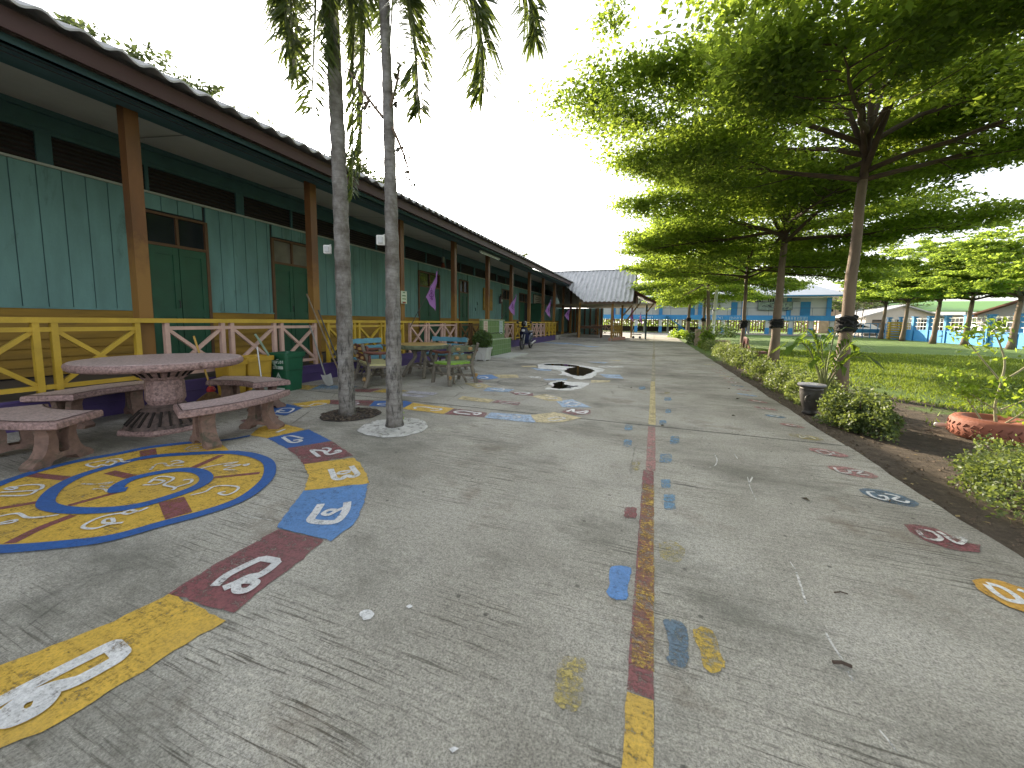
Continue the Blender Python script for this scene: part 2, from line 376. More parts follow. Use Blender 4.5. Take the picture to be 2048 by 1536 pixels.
def quads(name, Vv, mat, parent=None, origin=(0, 0, 0), nv=4):
    """numpy array (n, nv, 3) of loose faces -> one mesh"""
    o_ = ORG.get(parent.name, (0, 0, 0)) if parent else origin
    n = len(Vv); me = bpy.data.meshes.new(name)
    co = (Vv-np.array(o_)).astype(np.float32).reshape(-1)
    me.vertices.add(n*nv); me.vertices.foreach_set('co', co)
    me.loops.add(n*nv); me.loops.foreach_set('vertex_index', np.arange(n*nv, dtype=np.int32))
    me.polygons.add(n); me.polygons.foreach_set('loop_start', np.arange(0, n*nv, nv, dtype=np.int32))
    me.polygons.foreach_set('loop_total', np.full(n, nv, dtype=np.int32))
    me.update(calc_edges=True); me.validate()
    ob = bpy.data.objects.new(name, me); C.objects.link(ob); me.materials.append(mat)
    if parent: ob.parent = parent
    else: ob.location = o_
    ORG[ob.name] = tuple(o_); return ob
def leaves_at(P, size, up=.6, asp=.42, var=.35, droop=None):
    """rhombic leaves centred on P (n,3)"""
    n = len(P)
    nr = NR.normal(size=(n, 3)); nr /= np.linalg.norm(nr, axis=1)[:, None]
    nr = nr*(1-up)+np.array([0, 0, up]); nr /= np.linalg.norm(nr, axis=1)[:, None]
    a = NR.normal(size=(n, 3))
    if droop is not None: a = a*.5+np.array(droop)
    d = np.cross(nr, a); d = np.cross(d, nr); d /= np.linalg.norm(d, axis=1)[:, None]+1e-9
    e = np.cross(nr, d)
    s = size*(1+var*NR.normal(size=(n, 1)).clip(-1.5, 1.5))
    q = np.stack([P-d*s*.5, P+e*s*asp*.5+d*s*.08, P+d*s*.5, P-e*s*asp*.5+d*s*.08], 1)
    return q

# ================================================================== GROUND
g = MB().sheet([(-250, -60), (250, -60), (250, 400), (-250, 400)], -.06).build('ground', GROUND); tag(g, kind='structure')
# the pavement is cast in slabs with open joints between them
XE = 1.93
pm = MB()
ys = [-3.0, 4.80, 13.6, 22.4, 31.2, 40, 53.2]
for i in range(len(ys)-1):
    a, b = ys[i]+.017, ys[i+1]-.017
    n = 40; edge = [(XE+.012*math.sin(3.1*(a+(b-a)*k/n))+.01*random.uniform(-1, 1)-(.06 if a > 22 else 0)*(k/n), a+(b-a)*k/n) for k in range(n+1)]
    if i < 4: pm.prism([(-6.6, b), (-6.6, a)]+edge, -.2, 0)
    else: pm.prism([(-12, b), (-12, a)]+edge, -.2, 0)
pav = pm.build('pavement', CONC); tag(pav, kind='structure')
MB().box2((-12, -3, -.22), (1.9, 53, -.005)).build('joint_filler', surf('joint_dirt', (.018, .016, .013), .9), pav)
lane = MB().box2((5, 52.7, -.2), (26, 62, .02)); tag(lane.build('apron', surf('far_apron_concrete', (.36, .35, .31), .85, .15, 2)), kind='structure')

PY = paint('yellow_road_paint', (.72, .46, .065), 0.31); PYW = paint('worn_yellow_road_paint', (.60, .41, .06), 0.45)
PB = paint('blue_road_paint', (.028, .125, .42), 0.22); PBL = paint('faded_blue_road_paint', (.10, .26, .58), 0.26)
PLB = paint('chalky_blue_road_paint', (.33, .47, .68), 0.38); PR = paint('maroon_road_paint', (.26, .085, .092), 0.395)
PRW = paint('worn_maroon_road_paint', (.26, .08, .085), 0.45); PW = paint('white_road_paint', (.80, .80, .80), 0.28, 8)
PWW = paint('worn_white_road_paint', (.72, .71, .68), 0.42, 8); PCR = paint('cream_road_paint', (.64, .52, .26), 0.38)
PLR = paint('pinkish_road_paint', (.50, .24, .23), 0.47); PSL = paint('slate_blue_road_paint', (.13, .20, .27), 0.4)
PFY = paint('faint_yellow_road_paint', (.52, .42, .12), 0.57); PFB = paint('faint_blue_road_paint', (.15, .33, .52), 0.53)
PLIL = paint('lilac_white_road_paint', (.52, .50, .56), 0.36); POR = paint('orange_road_paint', (.62, .34, .05), 0.28)
PGW = paint('grubby_white_paint', (.62, .62, .6), 0.4, 6)

def Z(ox, oy, s, pts, z=0.): return [G(ox+x/s, oy+y/s, z) for x, y in pts]
def rag(poly, amp=.006, step=.035):        # hand-painted, slightly wavering edge
    o = []
    for i in range(len(poly)):
        a, b = poly[i], poly[(i+1) % len(poly)]; L = math.dist(a, b); n = max(1, min(60, int(L/step)))
        for k in range(n):
            t = k/n; o.append((a[0]+(b[0]-a[0])*t+random.uniform(-amp, amp), a[1]+(b[1]-a[1])*t+random.uniform(-amp, amp)))
    return o
SQ = [0]
def square(poly, mat, strokes=(), sw=.035, smat=None, label=None, name='lettered_square', rnd=False):
    """painted field on the pavement; its character is a child of it"""
    if rnd: poly = smooth(poly, True, 4)
    SQ[0] += 1; sq = MB().sheet(rag(poly), .0034+.0006*(SQ[0] % 6)).build(name, mat, pav)
    if label: sq['label'] = label
    if strokes:
        m = MB()
        for i, st in enumerate(strokes):
            wd = sw[i] if isinstance(sw, (list, tuple)) else sw
            m.ribbon(st, wd, .0078+.0012*i)
        m.build('painted_letter', smat or PW, sq)
    return sq
A = lambda p: Z(0, 1240, 5.12, p)
B = lambda p: Z(320, 960, 4.6545, p)
C3 = lambda p: Z(520, 840, 8.5333, p)
D = lambda p: Z(460, 740, 5.12, p)
E5 = lambda p: Z(760, 760, 4.6545, p)
F6 = lambda p: Z(860, 690, 4.876, p)
G7 = lambda p: Z(1560, 840, 3.658, p)
H8 = lambda p: Z(1400, 720, 6.4, p)
P_ = lambda p: [G(x, y) for x, y in p]
square(P_([(342, 1188), (228, 1243), (0, 1334), (-90, 1368), (-110, 1560), (0, 1500), (117, 1451), (215, 1386), (289, 1342), (398, 1273), (452, 1243)]), PY,
       [A([(-120, 930), (100, 800), (600, 545), (1000, 345), (1130, 283), (1160, 285), (1235, 360), (1232, 385), (1150, 450), (800, 640), (640, 690), (480, 730), (340, 800)]),
        A([(420, 760), (250, 830), (110, 940), (90, 1020), (190, 1030), (380, 940), (470, 850), (500, 770)])], [.055, .06], PW, 'large yellow square with a white letter at the near left')
square(B([(85, 1060), (600, 740), (1100, 465), (1530, 560), (1330, 740), (1150, 870), (900, 1060), (680, 1245), (400, 1160)]), PR,
       [B([(510, 1000), (640, 890), (930, 748), (955, 742), (1085, 765), (1095, 772), (1020, 840), (925, 900), (905, 905), (820, 920), (730, 965), (590, 1025)]),
        B([(690, 985), (800, 955), (890, 965), (870, 1000), (800, 1045), (720, 1045), (710, 1000)])], [.045, .038], PW, 'dark red square with a white letter')
square(B([(1345, 105), (1940, 35), (1900, 210), (1830, 390), (1600, 575), (1300, 500), (1080, 450), (1200, 290)]), PBL,
       [B([(1500, 232), (1450, 310), (1405, 385), (1530, 405), (1640, 395), (1700, 340), (1735, 280), (1745, 215)]),
        B([(1725, 262), (1640, 300), (1570, 335), (1520, 325), (1570, 292), (1640, 290)])], [.05, .03], PW, 'bright blue square with a white letter')
square(C3([(750, 765), (1600, 650), (1720, 760), (1830, 960), (1850, 1095), (760, 1215), (800, 1080), (830, 940)]), PY,
       [C3([(1205, 850), (1250, 950), (1280, 1015), (1390, 1020), (1480, 965), (1580, 985), (1665, 945), (1610, 870), (1560, 800)]),
        C3([(1560, 880), (1470, 885), (1360, 905), (1340, 935), (1430, 935), (1540, 900)])], [.045, .028])
square(C3([(465, 490), (1220, 370), (1600, 620), (750, 765), (600, 600)]), PR,
       [C3([(1010, 640), (880, 532), (960, 530), (1090, 540), (1140, 590), (1200, 600), (1290, 575), (1370, 552), (1330, 530), (1280, 555)]),
        C3([(1060, 498), (1150, 492), (1200, 515), (1150, 560)])], [.035, .028])
square(C3([(120, 320), (830, 165), (1220, 360), (465, 490)]), PB,
       [C3([(390, 305), (470, 360), (520, 390), (610, 395), (700, 370), (660, 350), (570, 360)]), C3([(400, 300), (545, 285), (735, 328)])], [.036, .03])
square(D([(210, 670), (300, 590), (490, 540), (770, 610), (380, 700)]), PY, [D([(480, 645), (560, 612)])], .04)
square(D([(100, 520), (440, 455), (500, 480), (480, 540), (200, 560)]), PRW, [D([(255, 490), (300, 492), (280, 510)])], .03)
square(D([(250, 430), (590, 350), (740, 390), (570, 470), (440, 455), (250, 470)]), PB,
       [D([(400, 435), (470, 440), (540, 400), (650, 400), (600, 440), (510, 440), (490, 420), (560, 425)])], .03)
square(D([(640, 350), (900, 312), (1025, 308), (1025, 345), (760, 390)]), PY, [D([(710, 370), (800, 372), (880, 345), (985, 350), (900, 372), (820, 380)])], .028)
square(D([(1025, 310), (1420, 312), (1475, 318), (1420, 370), (1025, 350)]), PRW, [D([(1190, 325), (1320, 325)]), D([(1190, 345), (1310, 343), (1290, 357), (1200, 357)])], .028)
square(D([(1480, 318), (1800, 318), (1870, 335), (1790, 380), (1425, 372)]), PB, [D([(1640, 345), (1540, 347), (1520, 360), (1640, 368)])], .03)
square(E5([(310, 215), (690, 265), (590, 318), (330, 285), (210, 272)]), PY, [E5([(330, 272), (330, 257), (420, 256), (490, 268), (560, 270), (560, 284), (470, 288)])], .04)
square(E5([(690, 268), (1000, 305), (970, 350), (600, 320)]), PRW, [E5([(840, 325), (720, 312), (700, 298), (780, 292), (870, 305), (935, 312), (900, 328), (870, 318)])], .042)
square(E5([(1030, 305), (1400, 328), (1445, 395), (1430, 402), (975, 355)]), PLB, [E5([(1090, 330), (1150, 342), (1210, 345)]), E5([(1230, 340), (1300, 345), (1280, 360), (1235, 358)])], .035, PWW)
square(E5([(1405, 330), (1620, 302), (1880, 355), (1700, 395), (1540, 402), (1452, 395)]), PCR, [E5([(1560, 365), (1640, 350), (1720, 362), (1620, 385), (1570, 377)])], .035, PWW)
square(E5([(1740, 270), (1960, 282), (1960, 320), (1800, 330), (1680, 300)]), PRW, [E5([(1740, 298), (1800, 277), (1800, 300), (1860, 302), (1930, 292), (1900, 315), (1830, 310)])], .04)
square(E5([(1640, 200), (1790, 180), (1970, 258), (1700, 255), (1670, 225)]), PLB, [E5([(1720, 230), (1780, 207), (1860, 225), (1800, 245), (1745, 240)])], .04, PWW)
square(E5([(1410, 155), (1530, 132), (1690, 165), (1700, 200), (1560, 195)]), PCR, [E5([(1530, 150), (1620, 160), (1640, 177), (1560, 175)])], .035, PWW)
square(E5([(1200, 110), (1420, 125), (1430, 150), (1260, 140)]), PRW, [E5([(1250, 122), (1320, 118), (1390, 125), (1340, 138), (1290, 132)])], .045)
square(E5([(1000, 70), (1250, 90), (1190, 115), (960, 105)]), PLB, [E5([(1030, 85), (1080, 95), (1140, 98), (1150, 83), (1090, 80)])], .04)
square(E5([(780, 32), (950, 32), (1050, 68), (910, 82)]), PCR, [E5([(890, 45), (935, 55), (900, 68)])], .04, PWW)
square(F6([(430, 300), (600, 290), (670, 325), (560, 340), (400, 325)]), PBL, [F6([(470, 318), (530, 310), (560, 325), (500, 330)])], .05)
square(F6([(605, 290), (850, 290), (870, 320), (690, 325)]), PCR)
square(F6([(950, 303), (1085, 310), (1080, 326), (990, 322)]), PWW)
square(F6([(395, 345), (470, 340), (530, 365), (440, 368)]), PRW, [F6([(400, 350), (460, 345), (430, 360)])], .04)
square(E5([(770, 152), (1070, 187), (1010, 215), (720, 180)]), PCR)
square(E5([(1080, 190), (1310, 212), (1290, 240), (1040, 212)]), PRW, [E5([(1110, 207), (1200, 215), (1290, 220)]), E5([(1130, 222), (1220, 232)])], .03, PWW)
for q in ([(290, 102), (540, 122), (490, 145), (240, 122)], [(215, 128), (460, 150), (400, 165), (205, 150)]): square(E5(q), PLIL, name='painted_stripe')
square(D([(600, 150), (930, 160), (800, 205), (680, 195)]), PYW, name='painted_square')
square(D([(935, 150), (1330, 170), (1200, 200), (820, 200)]), PFB, name='painted_square')
square(D([(1210, 203), (1570, 190), (1430, 230), (1300, 225)]), PRW, name='painted_square')
square(D([(1575, 195), (1830, 215), (1700, 237), (1445, 230)]), PYW, name='painted_square')
for q, m_ in (([(980, 225), (1190, 240), (1180, 255), (1050, 250)], PLB), ([(1100, 330), (1340, 330), (1330, 347), (1130, 345)], PLB), ([(1650, 285), (1850, 290), (1890, 330), (1720, 322)], PLB),
              ([(880, 205), (1030, 203), (1050, 217), (910, 216)], PCR), ([(1570, 343), (1760, 347), (1750, 365), (1570, 370)], PCR), ([(1530, 165), (1740, 170), (1700, 182)], PLB),
              ([(1640, 205), (1880, 205), (1890, 220), (1650, 225)], PWW), ([(1740, 150), (1870, 152), (1840, 160)], PCR), ([(1430, 0), (1680, 18), (1560, 22)], PLB), ([(1020, -30), (1400, -18), (1300, -5)], PLB),
              ([(1300, -15), (1500, -5), (1440, 2)], PLB), ([(330, 222), (470, 225), (400, 232)], PWW)):
    square(F6(q), m_, name='painted_square')
# number ovals along the lawn edge (50, 40, 35 ... read from the lawn side)
def oval(px_l, px_r, hw, mat, strokes, sw=.022, smat=PW, label=None):
    a = Vector(G(*px_l)); b = Vector(G(*px_r)); c = (a+b)/2; u = (b-a)/2; L = u.length; u.normalize(); k = Vector((-u.y, u.x))
    pl = [tuple(c+u*math.cos(t)*L+k*math.sin(t)*hw) for t in [i*math.pi/16 for i in range(32)]]
    square(pl, mat, strokes, sw, smat, label, 'number_oval')
oval((1946, 1165), (2150, 1238), .13, POR, [G7([(1510, 1215), (1570, 1270), (1660, 1325), (1760, 1340), (1700, 1280), (1600, 1228), (1515, 1208)]), G7([(1735, 1250), (1850, 1300), (1880, 1360), (1990, 1400)])], .028, PW, 'orange oval with the number 50')
square(G7([(905, 765), (1000, 768), (1120, 790), (1250, 850), (1350, 900), (1470, 920), (1462, 972), (1330, 965), (1200, 935), (1050, 880), (950, 820)]), PR,
       [G7([(1005, 815), (1055, 865), (1140, 888), (1175, 870), (1110, 825), (1015, 808)]), G7([(1150, 822), (1200, 850), (1245, 885), (1310, 915), (1345, 890), (1330, 870), (1250, 870)])], .024, PWW, 'red patch with the number 40', 'number_oval')
oval((1718, 980), (1838, 1010), .125, PSL, [G7([(690, 532), (640, 535), (690, 572), (780, 592), (770, 565), (720, 560)]), G7([(765, 545), (865, 568), (830, 588), (920, 612), (935, 600)])], .022, PW, 'slate blue oval with the number 35')
oval((1655, 934), (1756, 955), .11, PLR, [G7([(395, 352), (430, 385), (510, 395), (500, 372)]), G7([(500, 375), (600, 378), (570, 400), (650, 412)])], .022, PWW)
oval((1618, 898), (1696, 914), .10, PLR, [G7([(260, 228), (320, 255), (375, 255), (335, 230), (268, 226)]), G7([(385, 240), (400, 255), (435, 262)])], .02, PWW)
oval((1577, 869), (1647, 881), .095, PFY, [H8([(1180, 965), (1260, 975), (1300, 1000), (1390, 990), (1480, 1020)])], .02, PWW)
for a, b, m_ in (((1020, 815), (1340, 875), PLR), ((820, 700), (1110, 745), PFB), ((690, 600), (1000, 650), PLR), ((610, 510), (870, 555), PLR), ((470, 430), (740, 470), PLB), ((470, 375), (660, 400), PLR), ((400, 320), (560, 350), PFB), ((340, 280), (530, 298), PLR), ((290, 235), (440, 245), PLR), ((240, 200), (390, 213), PCR), ((190, 160), (340, 172), PLR), ((140, 125), (290, 137), PLR), ((50, 55), (190, 66), PCR)):
    p, q = H8([a, b]); c = ((p[0]+q[0])/2, (p[1]+q[1])/2); pa = (400+0, 0)
    oval((1400+a[0]/6.4, 720+a[1]/6.4), (1400+b[0]/6.4, 720+b[1]/6.4), .07, m_, [H8([(a[0]*.75+b[0]*.25, a[1]*.75+b[1]*.25), ((a[0]+b[0])/2, (a[1]+b[1])/2+6), (a[0]*.35+b[0]*.65, a[1]*.35+b[1]*.65-5)])], .03, PWW)
# the lane line and the worn footprints beside it
def strip(x, wd, y0, y1, mat, label=None):
    o = MB().sheet(rag([(x-wd/2, y0), (x+wd/2, y0), (x+wd/2, y1), (x-wd/2, y1)], .003, .05), .004).build('lane_line', mat, pav)
    if label: o['label'] = label
strip(.012, .085, .55, 1.23, PY, 'yellow end of the lane line'); strip(.012, .085, 1.235, 3.3, PRW, 'worn dark red lane line')
MB().sheet(rag([(.018-.04, 1.34), (.018+.04, 1.34), (.018+.04, 3.0), (.018-.04, 3.0)], .003, .05), .0055).build('lane_line', paint('flaked_yellow_over_red', (.62, .42, .07), .605, 9), pav)
strip(.03, .08, 3.3, 4.75, PLR); strip(.035, .085, 4.84, 8.5, PCR); strip(.045, .085, 8.55, 13.4, paint('faded_cream_line', (.5, .45, .33), .47)); strip(.05, .09, 13.7, 16, PFY)
strip(.055, .09, 16, 50, paint('faded_cream_line', (.5, .45, .33), .47))
for q, m_ in (([(1222, 1135), (1262, 1138), (1258, 1160), (1252, 1200), (1215, 1190), (1220, 1160)], PBL), ([(1325, 1245), (1345, 1241), (1368, 1250), (1378, 1290), (1370, 1337), (1335, 1325), (1338, 1290)], PSL),
              ([(1385, 1262), (1420, 1258), (1436, 1290), (1448, 1325), (1440, 1345), (1410, 1340), (1398, 1300)], PYW), ([(1122, 1322), (1150, 1312), (1172, 1325), (1168, 1360), (1155, 1422), (1112, 1412), (1112, 1370)], PFY),
              ([(1318, 1090), (1350, 1085), (1370, 1105), (1360, 1125), (1325, 1120)], PFY)):
    square(smooth(P_(q), True, 4), m_, name='painted_footprint')
for x0, x1, y0, y1, m_ in ((560, 610, 497, 530, PFB), (555, 605, 595, 640, PFB), (790, 835, 467, 495, PFB), (862, 920, 572, 622, PFB), (795, 868, 690, 745, PFB), (800, 862, 860, 912, PFB), (818, 890, 960, 1003, PFB), (822, 892, 1010, 1055, PFB),
                           (612, 660, 738, 795, PFY), (560, 640, 1045, 1110, PRW), (822, 868, 316, 336, PFB), (828, 866, 393, 418, PFB), (655, 695, 243, 262, PFB), (820, 860, 278, 288, PFY)):
    square(Z(1080, 700, 3.303, [(x0+4, y0), (x1-4, y0), (x1, (y0+y1)/2), (x1-3, y1), (x0+3, y1), (x0, (y0+y1)/2)]), m_, name='painted_footprint', rnd=True)
for st, wd in (([(1592, 1145), (1602, 1175), (1612, 1210)], .012), ([(1590, 1140), (1580, 1125)], .006), ([(1652, 1268), (1665, 1292), (1685, 1322)], .01), ([(1695, 1345), (1706, 1365)], .01), ([(1758, 1462), (1775, 1482), (1795, 1508)], .008), ([(1428, 908), (1434, 920), (1430, 932), (1418, 936)], .012),
               ([(1505, 955), (1498, 968)], .015), ([(1468, 908), (1475, 918)], .012), ([(1495, 955), (1500, 975), (1512, 1000)], .006), ([(470, 1025), (500, 1035), (545, 1042)], .007)):
    MB().ribbon(P_(st), wd*.8, .005).build('chalk_mark', PWW, pav)
MB().sheet(rag(P_([(718, 1228), (728, 1221), (744, 1222), (750, 1230), (742, 1240), (728, 1242)]), .004, .01), .004).build('paint_blob', PW, pav)
MB().sheet(P_([(898, 1500), (908, 1495), (918, 1499), (905, 1508)]), .004).build('paint_blob', PW, pav)
MB().sheet(P_([(812, 1214), (820, 1210), (826, 1214), (818, 1219)]), .004).build('paint_blob', PW, pav)

# the spiral of yellow letter fields inside a blue band
K = lambda p: Z(0, 860, 3.657, p)
outer = [(1560, 85), (1400, 95), (1100, 130), (850, 180), (600, 225), (330, 290), (150, 345), (0, 400), (-240, 510), (-420, 640), (-400, 790), (-200, 870), (0, 880), (400, 850), (800, 800), (1200, 690), (1500, 610), (1750, 520), (1900, 420), (1970, 330), (1960, 240), (1850, 190), (1700, 168)]
inner = [(1700, 168), (1500, 172), (1100, 200), (850, 260), (600, 335), (430, 420), (350, 500), (345, 560), (480, 592), (700, 597), (900, 580), (1100, 540), (1350, 460), (1480, 400), (1510, 350), (1450, 308), (1320, 298), (1150, 320), (980, 360), (880, 405), (850, 450), (930, 440)]
spi = MB().sheet(smooth(K(outer+[(1640, 120)]), True, 3), .004).build('painted_spiral', PY, pav); spi['label'] = 'yellow and blue letter spiral beside the stone table'
bl = MB(); bl.ribbon(K(outer), .085, .0065); bl.ribbon(K(inner), .085, .0075); bl.ribbon(K([(1560, 85), (1700, 70), (1830, 45)]), .05, .0070)
bl.build('blue_band', PB, spi)
for st, wd in (([(1080, 148), (1092, 215)], .11), ([(215, 330), (540, 365)], .07), ([(800, 312), (985, 352)], .07), ([(1390, 290), (1620, 188)], .06), ([(1565, 352), (1900, 318)], .045), ([(500, 558), (850, 462)], .045), ([(1255, 515), (1310, 632)], .13), ([(70, 835), (290, 725), (540, 628)], .06), ([(-60, 588), (280, 532)], .05)):
    MB().ribbon(K(st), wd, .0055).build('red_divider', PR, spi)
wl = []
for st in ([(955, 235), (900, 240), (860, 218), (640, 255), (700, 280), (740, 262), (800, 268), (850, 240), (800, 235), (780, 250)], [(30, 440), (80, 425), (120, 435), (90, 445), (40, 440)], [(100, 425), (200, 410), (300, 410), (310, 430), (260, 450), (0, 465)], [(270, 450), (200, 485), (0, 490)],
           [(0, 640), (130, 620), (200, 650), (320, 645), (430, 630)], [(0, 690), (110, 668), (100, 685), (0, 700)], [(1085, 575), (1010, 605), (960, 595), (900, 615), (940, 625), (1000, 605)], [(900, 615), (760, 640), (640, 690), (610, 725), (700, 730), (800, 700), (900, 688)], [(820, 655), (770, 665), (760, 690), (830, 685), (820, 655)],
           [(1395, 485), (1500, 460), (1560, 425), (1640, 415), (1740, 425), (1720, 460), (1650, 485), (1600, 470), (1650, 460)], [(1045, 410), (1150, 405), (1200, 380), (1130, 375), (1090, 395), (1160, 350), (1260, 355), (1260, 375), (1200, 410), (1280, 430), (1260, 450)], [(1290, 425), (1390, 395), (1400, 370), (1340, 375)],
           [(600, 400), (700, 405), (820, 390), (740, 420), (810, 425)], [(680, 440), (760, 440), (790, 460)], [(1100, 300), (1140, 260), (1200, 250), (1230, 270), (1340, 268)], [(1250, 240), (1300, 230), (1340, 245), (1290, 250), (1250, 262)], [(1470, 290), (1560, 268), (1740, 240), (1640, 270), (1760, 262), (1640, 295), (1720, 300)], [(1780, 262), (1820, 255), (1800, 268), (1780, 262)],
           [(1350, 150), (1400, 125), (1480, 118), (1520, 135), (1440, 155), (1370, 152)], [(1390, 145), (1440, 133), (1450, 140)]):
    MB().ribbon(K(st), .02 if st[0][0] < 1340 else .018, .0095).build('painted_letter', PWW if st[0][0] in (600, 680, 1100, 1350, 1390) else PW, spi)

# tree pits of the two palms, puddles with dried white rims
def blob(c, r, n=40, amp=.12, sx=1, sy=1):
    ph = [random.uniform(0, 6.28) for _ in range(4)]
    return [(c[0]+sx*r*(1+amp*(math.sin(3*t+ph[0])*.5+math.sin(5*t+ph[1])*.3+math.sin(11*t+ph[2])*.25))*math.cos(t), c[1]+sy*r*(1+amp*(math.sin(3*t+ph[0])*.5+math.sin(5*t+ph[1])*.3+math.sin(11*t+ph[2])*.25))*math.sin(t)) for t in [i*2*math.pi/n for i in range(n)]]
P1, P2 = (-3.70, 3.75), (-2.77, 3.52)
MB().sheet(blob((P1[0]+.02, P1[1]+.04), .37, 40, .05), .006).build('tree_pit', surf('dark_pit_soil', (.035, .025, .018), .95, .5, 20, dirt=((.09, .07, .05), .6), bumps=1., dscale=16), pav)
# loose bark chips and pebbles in the pit
pc = MB()
for i in range(170):
    a = random.uniform(0, 6.28); r = .36*math.sqrt(random.random()); pc.box((P1[0]+.02+r*math.cos(a), P1[1]+.04+r*math.sin(a), .012), (random.uniform(.015, .05), random.uniform(.01, .025), .012), a*3)
pc.build('bark_chips', surf('bark_chip', (.10, .075, .055), .9, .6, 30), pav)
rim = surf('lime_white_crust', (.58, .57, .54), .8, .2, 20, dirt=((.16, .15, .13), .53), bumps=1., fine=60, dscale=13)
pts = blob(P2, .385, 64, .06); mm = MB()
rr = [(1.0, .006), (.93, .022), (.8, .026), (.55, .018), (.3, .026)]
V_ = [(P2[0]+(x-P2[0])*k, P2[1]+(y-P2[1])*k, z+random.uniform(-.006, .006) if k < 1 else .005) for k, z in rr for x, y in pts]; F_ = [(i*64+j, i*64+(j+1) % 64, (i+1)*64+(j+1) % 64, (i+1)*64+j) for i in range(4) for j in range(64)]+[tuple(range(4*64, 5*64))]
mm.add(V_, F_).build('limed_ring', rim, pav)

WET = surf('puddle_water', (.016, .014, .009), .03, .1, 2)
for dk, wt in (([(1340, 230), (1450, 213), (1520, 225), (1580, 240), (1595, 265), (1520, 288), (1500, 302), (1400, 300), (1330, 272), (1310, 250)], [(1040, 200), (1110, 180), (1300, 185), (1480, 200), (1690, 240), (1640, 270), (1610, 300), (1590, 318), (1480, 337), (1400, 322), (1330, 300), (1250, 290), (1300, 262), (1200, 245), (1100, 237)]),
               ([(1225, 368), (1260, 360), (1290, 362), (1350, 390), (1440, 404), (1400, 412), (1330, 425), (1215, 422), (1205, 400)], [(1150, 375), (1250, 350), (1400, 360), (1560, 370), (1560, 387), (1480, 412), (1380, 442), (1250, 440), (1150, 437), (1125, 420), (1180, 408)])):
    wob = lambda L: rag(rag(smooth(L, True, 3), .05, .22), .015, .03)
    rim_ = MB().sheet(wob(F6(wt)), .0045).build('dried_white_rim', paint('salt_white_rim', (.78, .78, .76), .3, 3), pav)
    MB().sheet(wob(F6(dk)), .0075).build('puddle', WET, rim_)
MB().sheet(rag(smooth(F6([(1130, 186), (1300, 188), (1450, 205), (1430, 216), (1250, 203), (1130, 197)]), True, 4), .01, .03), .0075).build('puddle', WET, pav)
MB().ribbon(F6([(1100, 236), (1200, 243), (1310, 250)]), .05, .0075).build('puddle', WET, pav)
MB().ribbon(F6([(450, 140), (700, 160), (900, 180), (1130, 192), (1400, 215), (1690, 245)]), .035, .006).build('drain_seam', surf('dark_seam', (.05, .045, .035), .6, .5, 10), pav)
# ring crack of a manhole cover
MB().ribbon(F6([(650, 365), (700, 345), (820, 338), (980, 342), (1130, 365), (1140, 390), (1040, 410), (860, 400), (720, 392), (650, 365)]), .02, .005).build('manhole_seam', surf('dark_seam', (.05, .045, .035), .6, .5, 10), pav)

# ================================================================== SCHOOL BUILDING
XF, XW, Y0, Y1 = -6.35, -8.4, -6.0, 36.5      # veranda face, wall plane, ends
cols = [-5.3, -2.55, .25, 3.05, 5.83, 8.66, 11.6, 14.42, 17.2, 20.0, 22.8, 25.6, 28.4, 31.2, 34.0]
school = thing('school_building', 'long teal and yellow single storey school building with a veranda and corrugated roof', 'building', (XW, 14, 0))
MB().box2((XF, Y0, -.15), (-8.2, 25.4, .325)).build('plinth', PURP, school)['label'] = 'purple veranda plinth'
m = MB(); m.box2((XF+.012, Y0, .17), (XF-.02, 25.4, .18)); m.box2((XF+.02, Y0, .305), (XF-.05, 25.4, .33)); m.build('plinth_moulding', PURP, school)
MB().box2((XF-.02, Y0, .32), (-8.45, 36.3, .335)).build('veranda_floor', FLOORC, school)
MB().box2((XF+.1, 25.4, -.15), (-8.2, 36.3, .32)).build('plinth', surf('grey_step', (.35, .33, .30), .8, .2, 4), school)
# walls: door list (y0, y1, open?)
doors = [(4.03, 4.945), (6.38, 7.34), (12.2, 13.6), (15.35, 16.15), (20.5, 21.9), (23.5, 25.6)]
def segs(y0, y1):
    o = []; y = y0
    for a, b in doors:
        a -= .05; b += .05
        if a > y0 and a < y1: o.append((y, a)); y = b
    o.append((y, y1)); return o
lw, uw, gv, tr = MB(), MB(), MB(), MB()
for a, b in segs(Y0, Y1):
    k = 0; z = .36
    while z < 1.24:
        lw.add([(XW+.035, a, z), (XW+.035, b, z), (XW+.01, b, z+.135), (XW+.01, a, z+.135), (XW, a, z), (XW, b, z), (XW, b, z+.135), (XW, a, z+.135)], [(0, 1, 2, 3), (1, 0, 4, 5), (0, 3, 7, 4), (1, 5, 6, 2)]); z += .135
    lw.box2((XW, a, 1.24), (XW+.03, b, 1.36))
    y = a
    while y < b-.02:
        e = min(b, y+.252); uw.box2((XW-.02, y+.006, 1.36), (XW+.012, e-.006, 3.4)); y = e
    tr.box2((XW, a, 1.345), (XW+.045, b, 1.375)); gv.box2((XW-.03, a, 1.36), (XW-.004, b, 3.4))
for a, b in doors: 
    y = a
    while y < b-.02:
        e = min(b, y+.252); uw.box2((XW-.02, y+.006, 3.14), (XW+.012, e-.006, 3.4)); y = e
lw.build('lower_wall', YELW, school)['label'] = 'yellow lapped boards below the teal wall'
uw.build('upper_wall', TEAL, school); tr.build('wall_moulding', TEAL, school); gv.build('board_joint', TEALD, school)
MB().box2((XW-.06, Y0, .3), (XW-.031, Y1, 4.3)).build('wall_backing', DARKL, school)
MB().box2((XW-.02, Y0, 3.40), (XW+.05, Y1, 3.435)).build('wall_trim', surf('pale_trim', (.42, .43, .38), .6, .15, 3), school)
